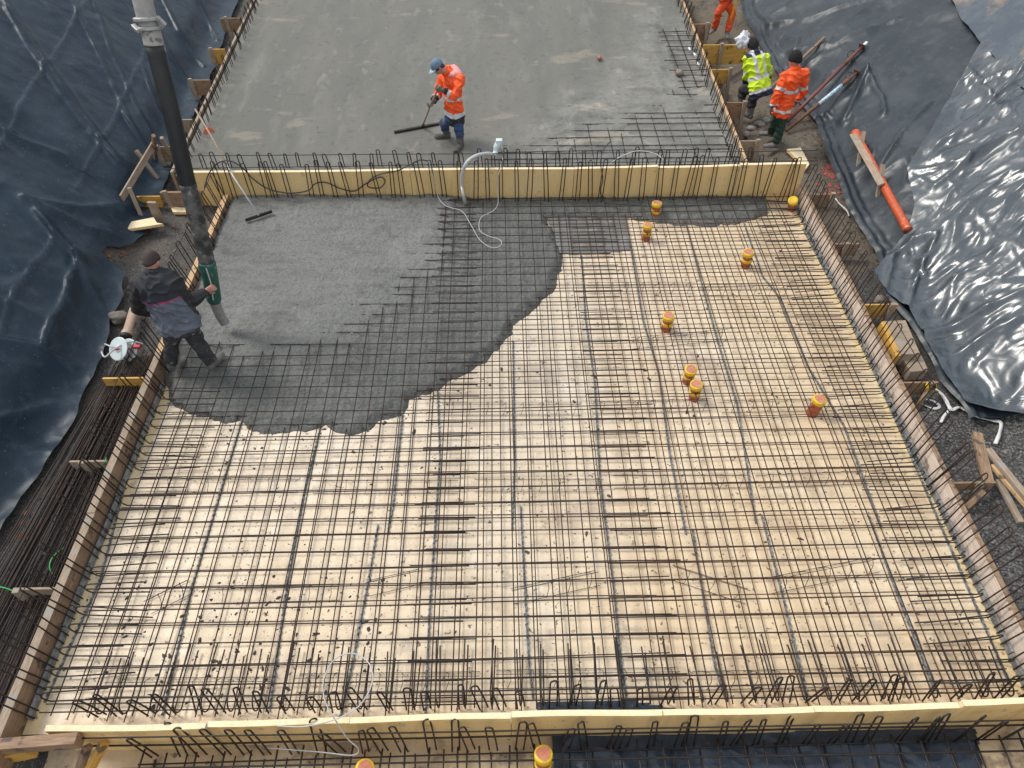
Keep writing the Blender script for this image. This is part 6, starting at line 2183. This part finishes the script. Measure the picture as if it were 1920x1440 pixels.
# paint marks and small litter -------------------------------------------------
pm = MB()
for px, py, r, cnt_ in [(1556, 330, 0.13, 15), (1563, 352, 0.16, 18), (1548, 318, 0.07, 8)]:
    for k in range(cnt_):
        q = on_ground(px + rnd.gauss(0, r * 60), py + rnd.gauss(0, r * 75), 0.012)
        rr = rnd.uniform(0.012, 0.05)
        vs = [q + Vector((0, 0, 0.004))]
        for j in range(9):
            a = 2 * PI * j / 9
            w = rr * rnd.uniform(0.5, 1.3)
            v = q + Vector((math.cos(a) * w, math.sin(a) * w, 0))
            v.z = float(ground_z(v.x, v.y)) + 0.010
            vs.append(v)
        pm.add(vs, [(0, 1 + j, 1 + (j + 1) % 9) for j in range(9)])
tag(pm.build('paint_marks', M_SPRAY, loc=on_ground(1560, 340)), 'red spray paint marks flecked over the mud beyond the divider end', 'paint marks', kind='stuff')
leaf = MB()
for i in range(26):
    px, py = rnd.choice([(rnd.uniform(180, 260), rnd.uniform(440, 490)), (rnd.uniform(205, 330), rnd.uniform(395, 520)), (rnd.uniform(15, 60), rnd.uniform(950, 1010)), (rnd.uniform(60, 200), rnd.uniform(690, 1000))])
    p = on_ground(px, py, 0.06)
    a = rnd.uniform(0, 6.28)
    u, w = Vector((math.cos(a), math.sin(a), 0.15)) * 0.045, Vector((-math.sin(a), math.cos(a), 0.2)) * 0.028
    leaf.add([p - u, p + w, p + u, p - w], [(0, 1, 2, 3)])
tag(leaf.build('fallen_leaves', M_LEAF), 'brown fallen leaves scattered on the earth along the left board', 'leaves', kind='stuff')
# crumbs of concrete spattered over the floor, and loose stones on the earth
cb = MB()
for i in range(900):
    if i < 330:
        p = at(min(max(rnd.gauss(440, 150), 120), 900), rnd.uniform(1080, 1325), 0.0)
        x, y = p.x, p.y
    elif i < 430:
        q = rnd.choice(front_px[3:21])
        p = at(q[0] + rnd.gauss(10, 25), q[1] + abs(rnd.gauss(0, 28)), 0.0)
        x, y = p.x, p.y
    else:
        x, y = rnd.uniform(XL + 0.3, XR - 0.3), YN + 0.2 + (YF - YN - 0.6) * rnd.random()
    if not (XL + 0.1 < x < XR - 0.1 and YN + 0.1 < y < YF - 0.2):
        continue
    r = rnd.choice([0.005, 0.007, 0.009, 0.012, 0.02]) * rnd.uniform(0.7, 1.4)
    n = rnd.randint(6, 9)
    an = rnd.uniform(0, 6.28)
    st = rnd.uniform(1.0, 2.2)
    vs = [Vector((x, y, 0.004 + r * 0.7))]
    for j in range(n):
        a = 2 * PI * j / n
        w = r * rnd.uniform(0.45, 1.35)
        u, v = math.cos(a) * w * st, math.sin(a) * w
        vs.append(Vector((x + u * math.cos(an) - v * math.sin(an), y + u * math.sin(an) + v * math.cos(an), -0.004)))
    cb.add(vs, [(0, 1 + j, 1 + (j + 1) % n) for j in range(n)])
tag(cb.build('concrete_crumbs', mat('dry_crumbs', (0.055, 0.05, 0.045), (0.13, 0.11, 0.085), rough=0.9, scale=8)), 'dark crumbs of concrete spattered over the insulation floor', 'crumbs', kind='stuff')
gb = MB()
for i in range(2600):
    zone = rnd.random()
    if zone < 0.55:
        px, py = rnd.uniform(1690, 1920), rnd.uniform(760, 1180)
    elif zone < 0.8:
        px, py = rnd.uniform(60, 350), rnd.uniform(400, 1100)
    else:
        px, py = rnd.uniform(1380, 1660), rnd.uniform(220, 560)
    p = at(px, py, 0.0)
    if XL - 0.12 < p.x < XR + 0.12 and p.y < 10.7 or p.y > 10.6 and p.x < 4.45:
        continue
    p.z = float(ground_z(p.x, p.y)) + 0.004
    r = rnd.uniform(0.006, 0.02)
    gb.ball(p, (r * rnd.uniform(0.8, 1.5), r * rnd.uniform(0.8, 1.5), r * 0.8), nu=6, nv=4)
tag(gb.build('loose_stones', mat('loose_stone', (0.20, 0.195, 0.185), (0.065, 0.062, 0.06), rough=0.9, scale=3)), 'loose small stones strewn over the gravel and earth', 'stones', kind='stuff')
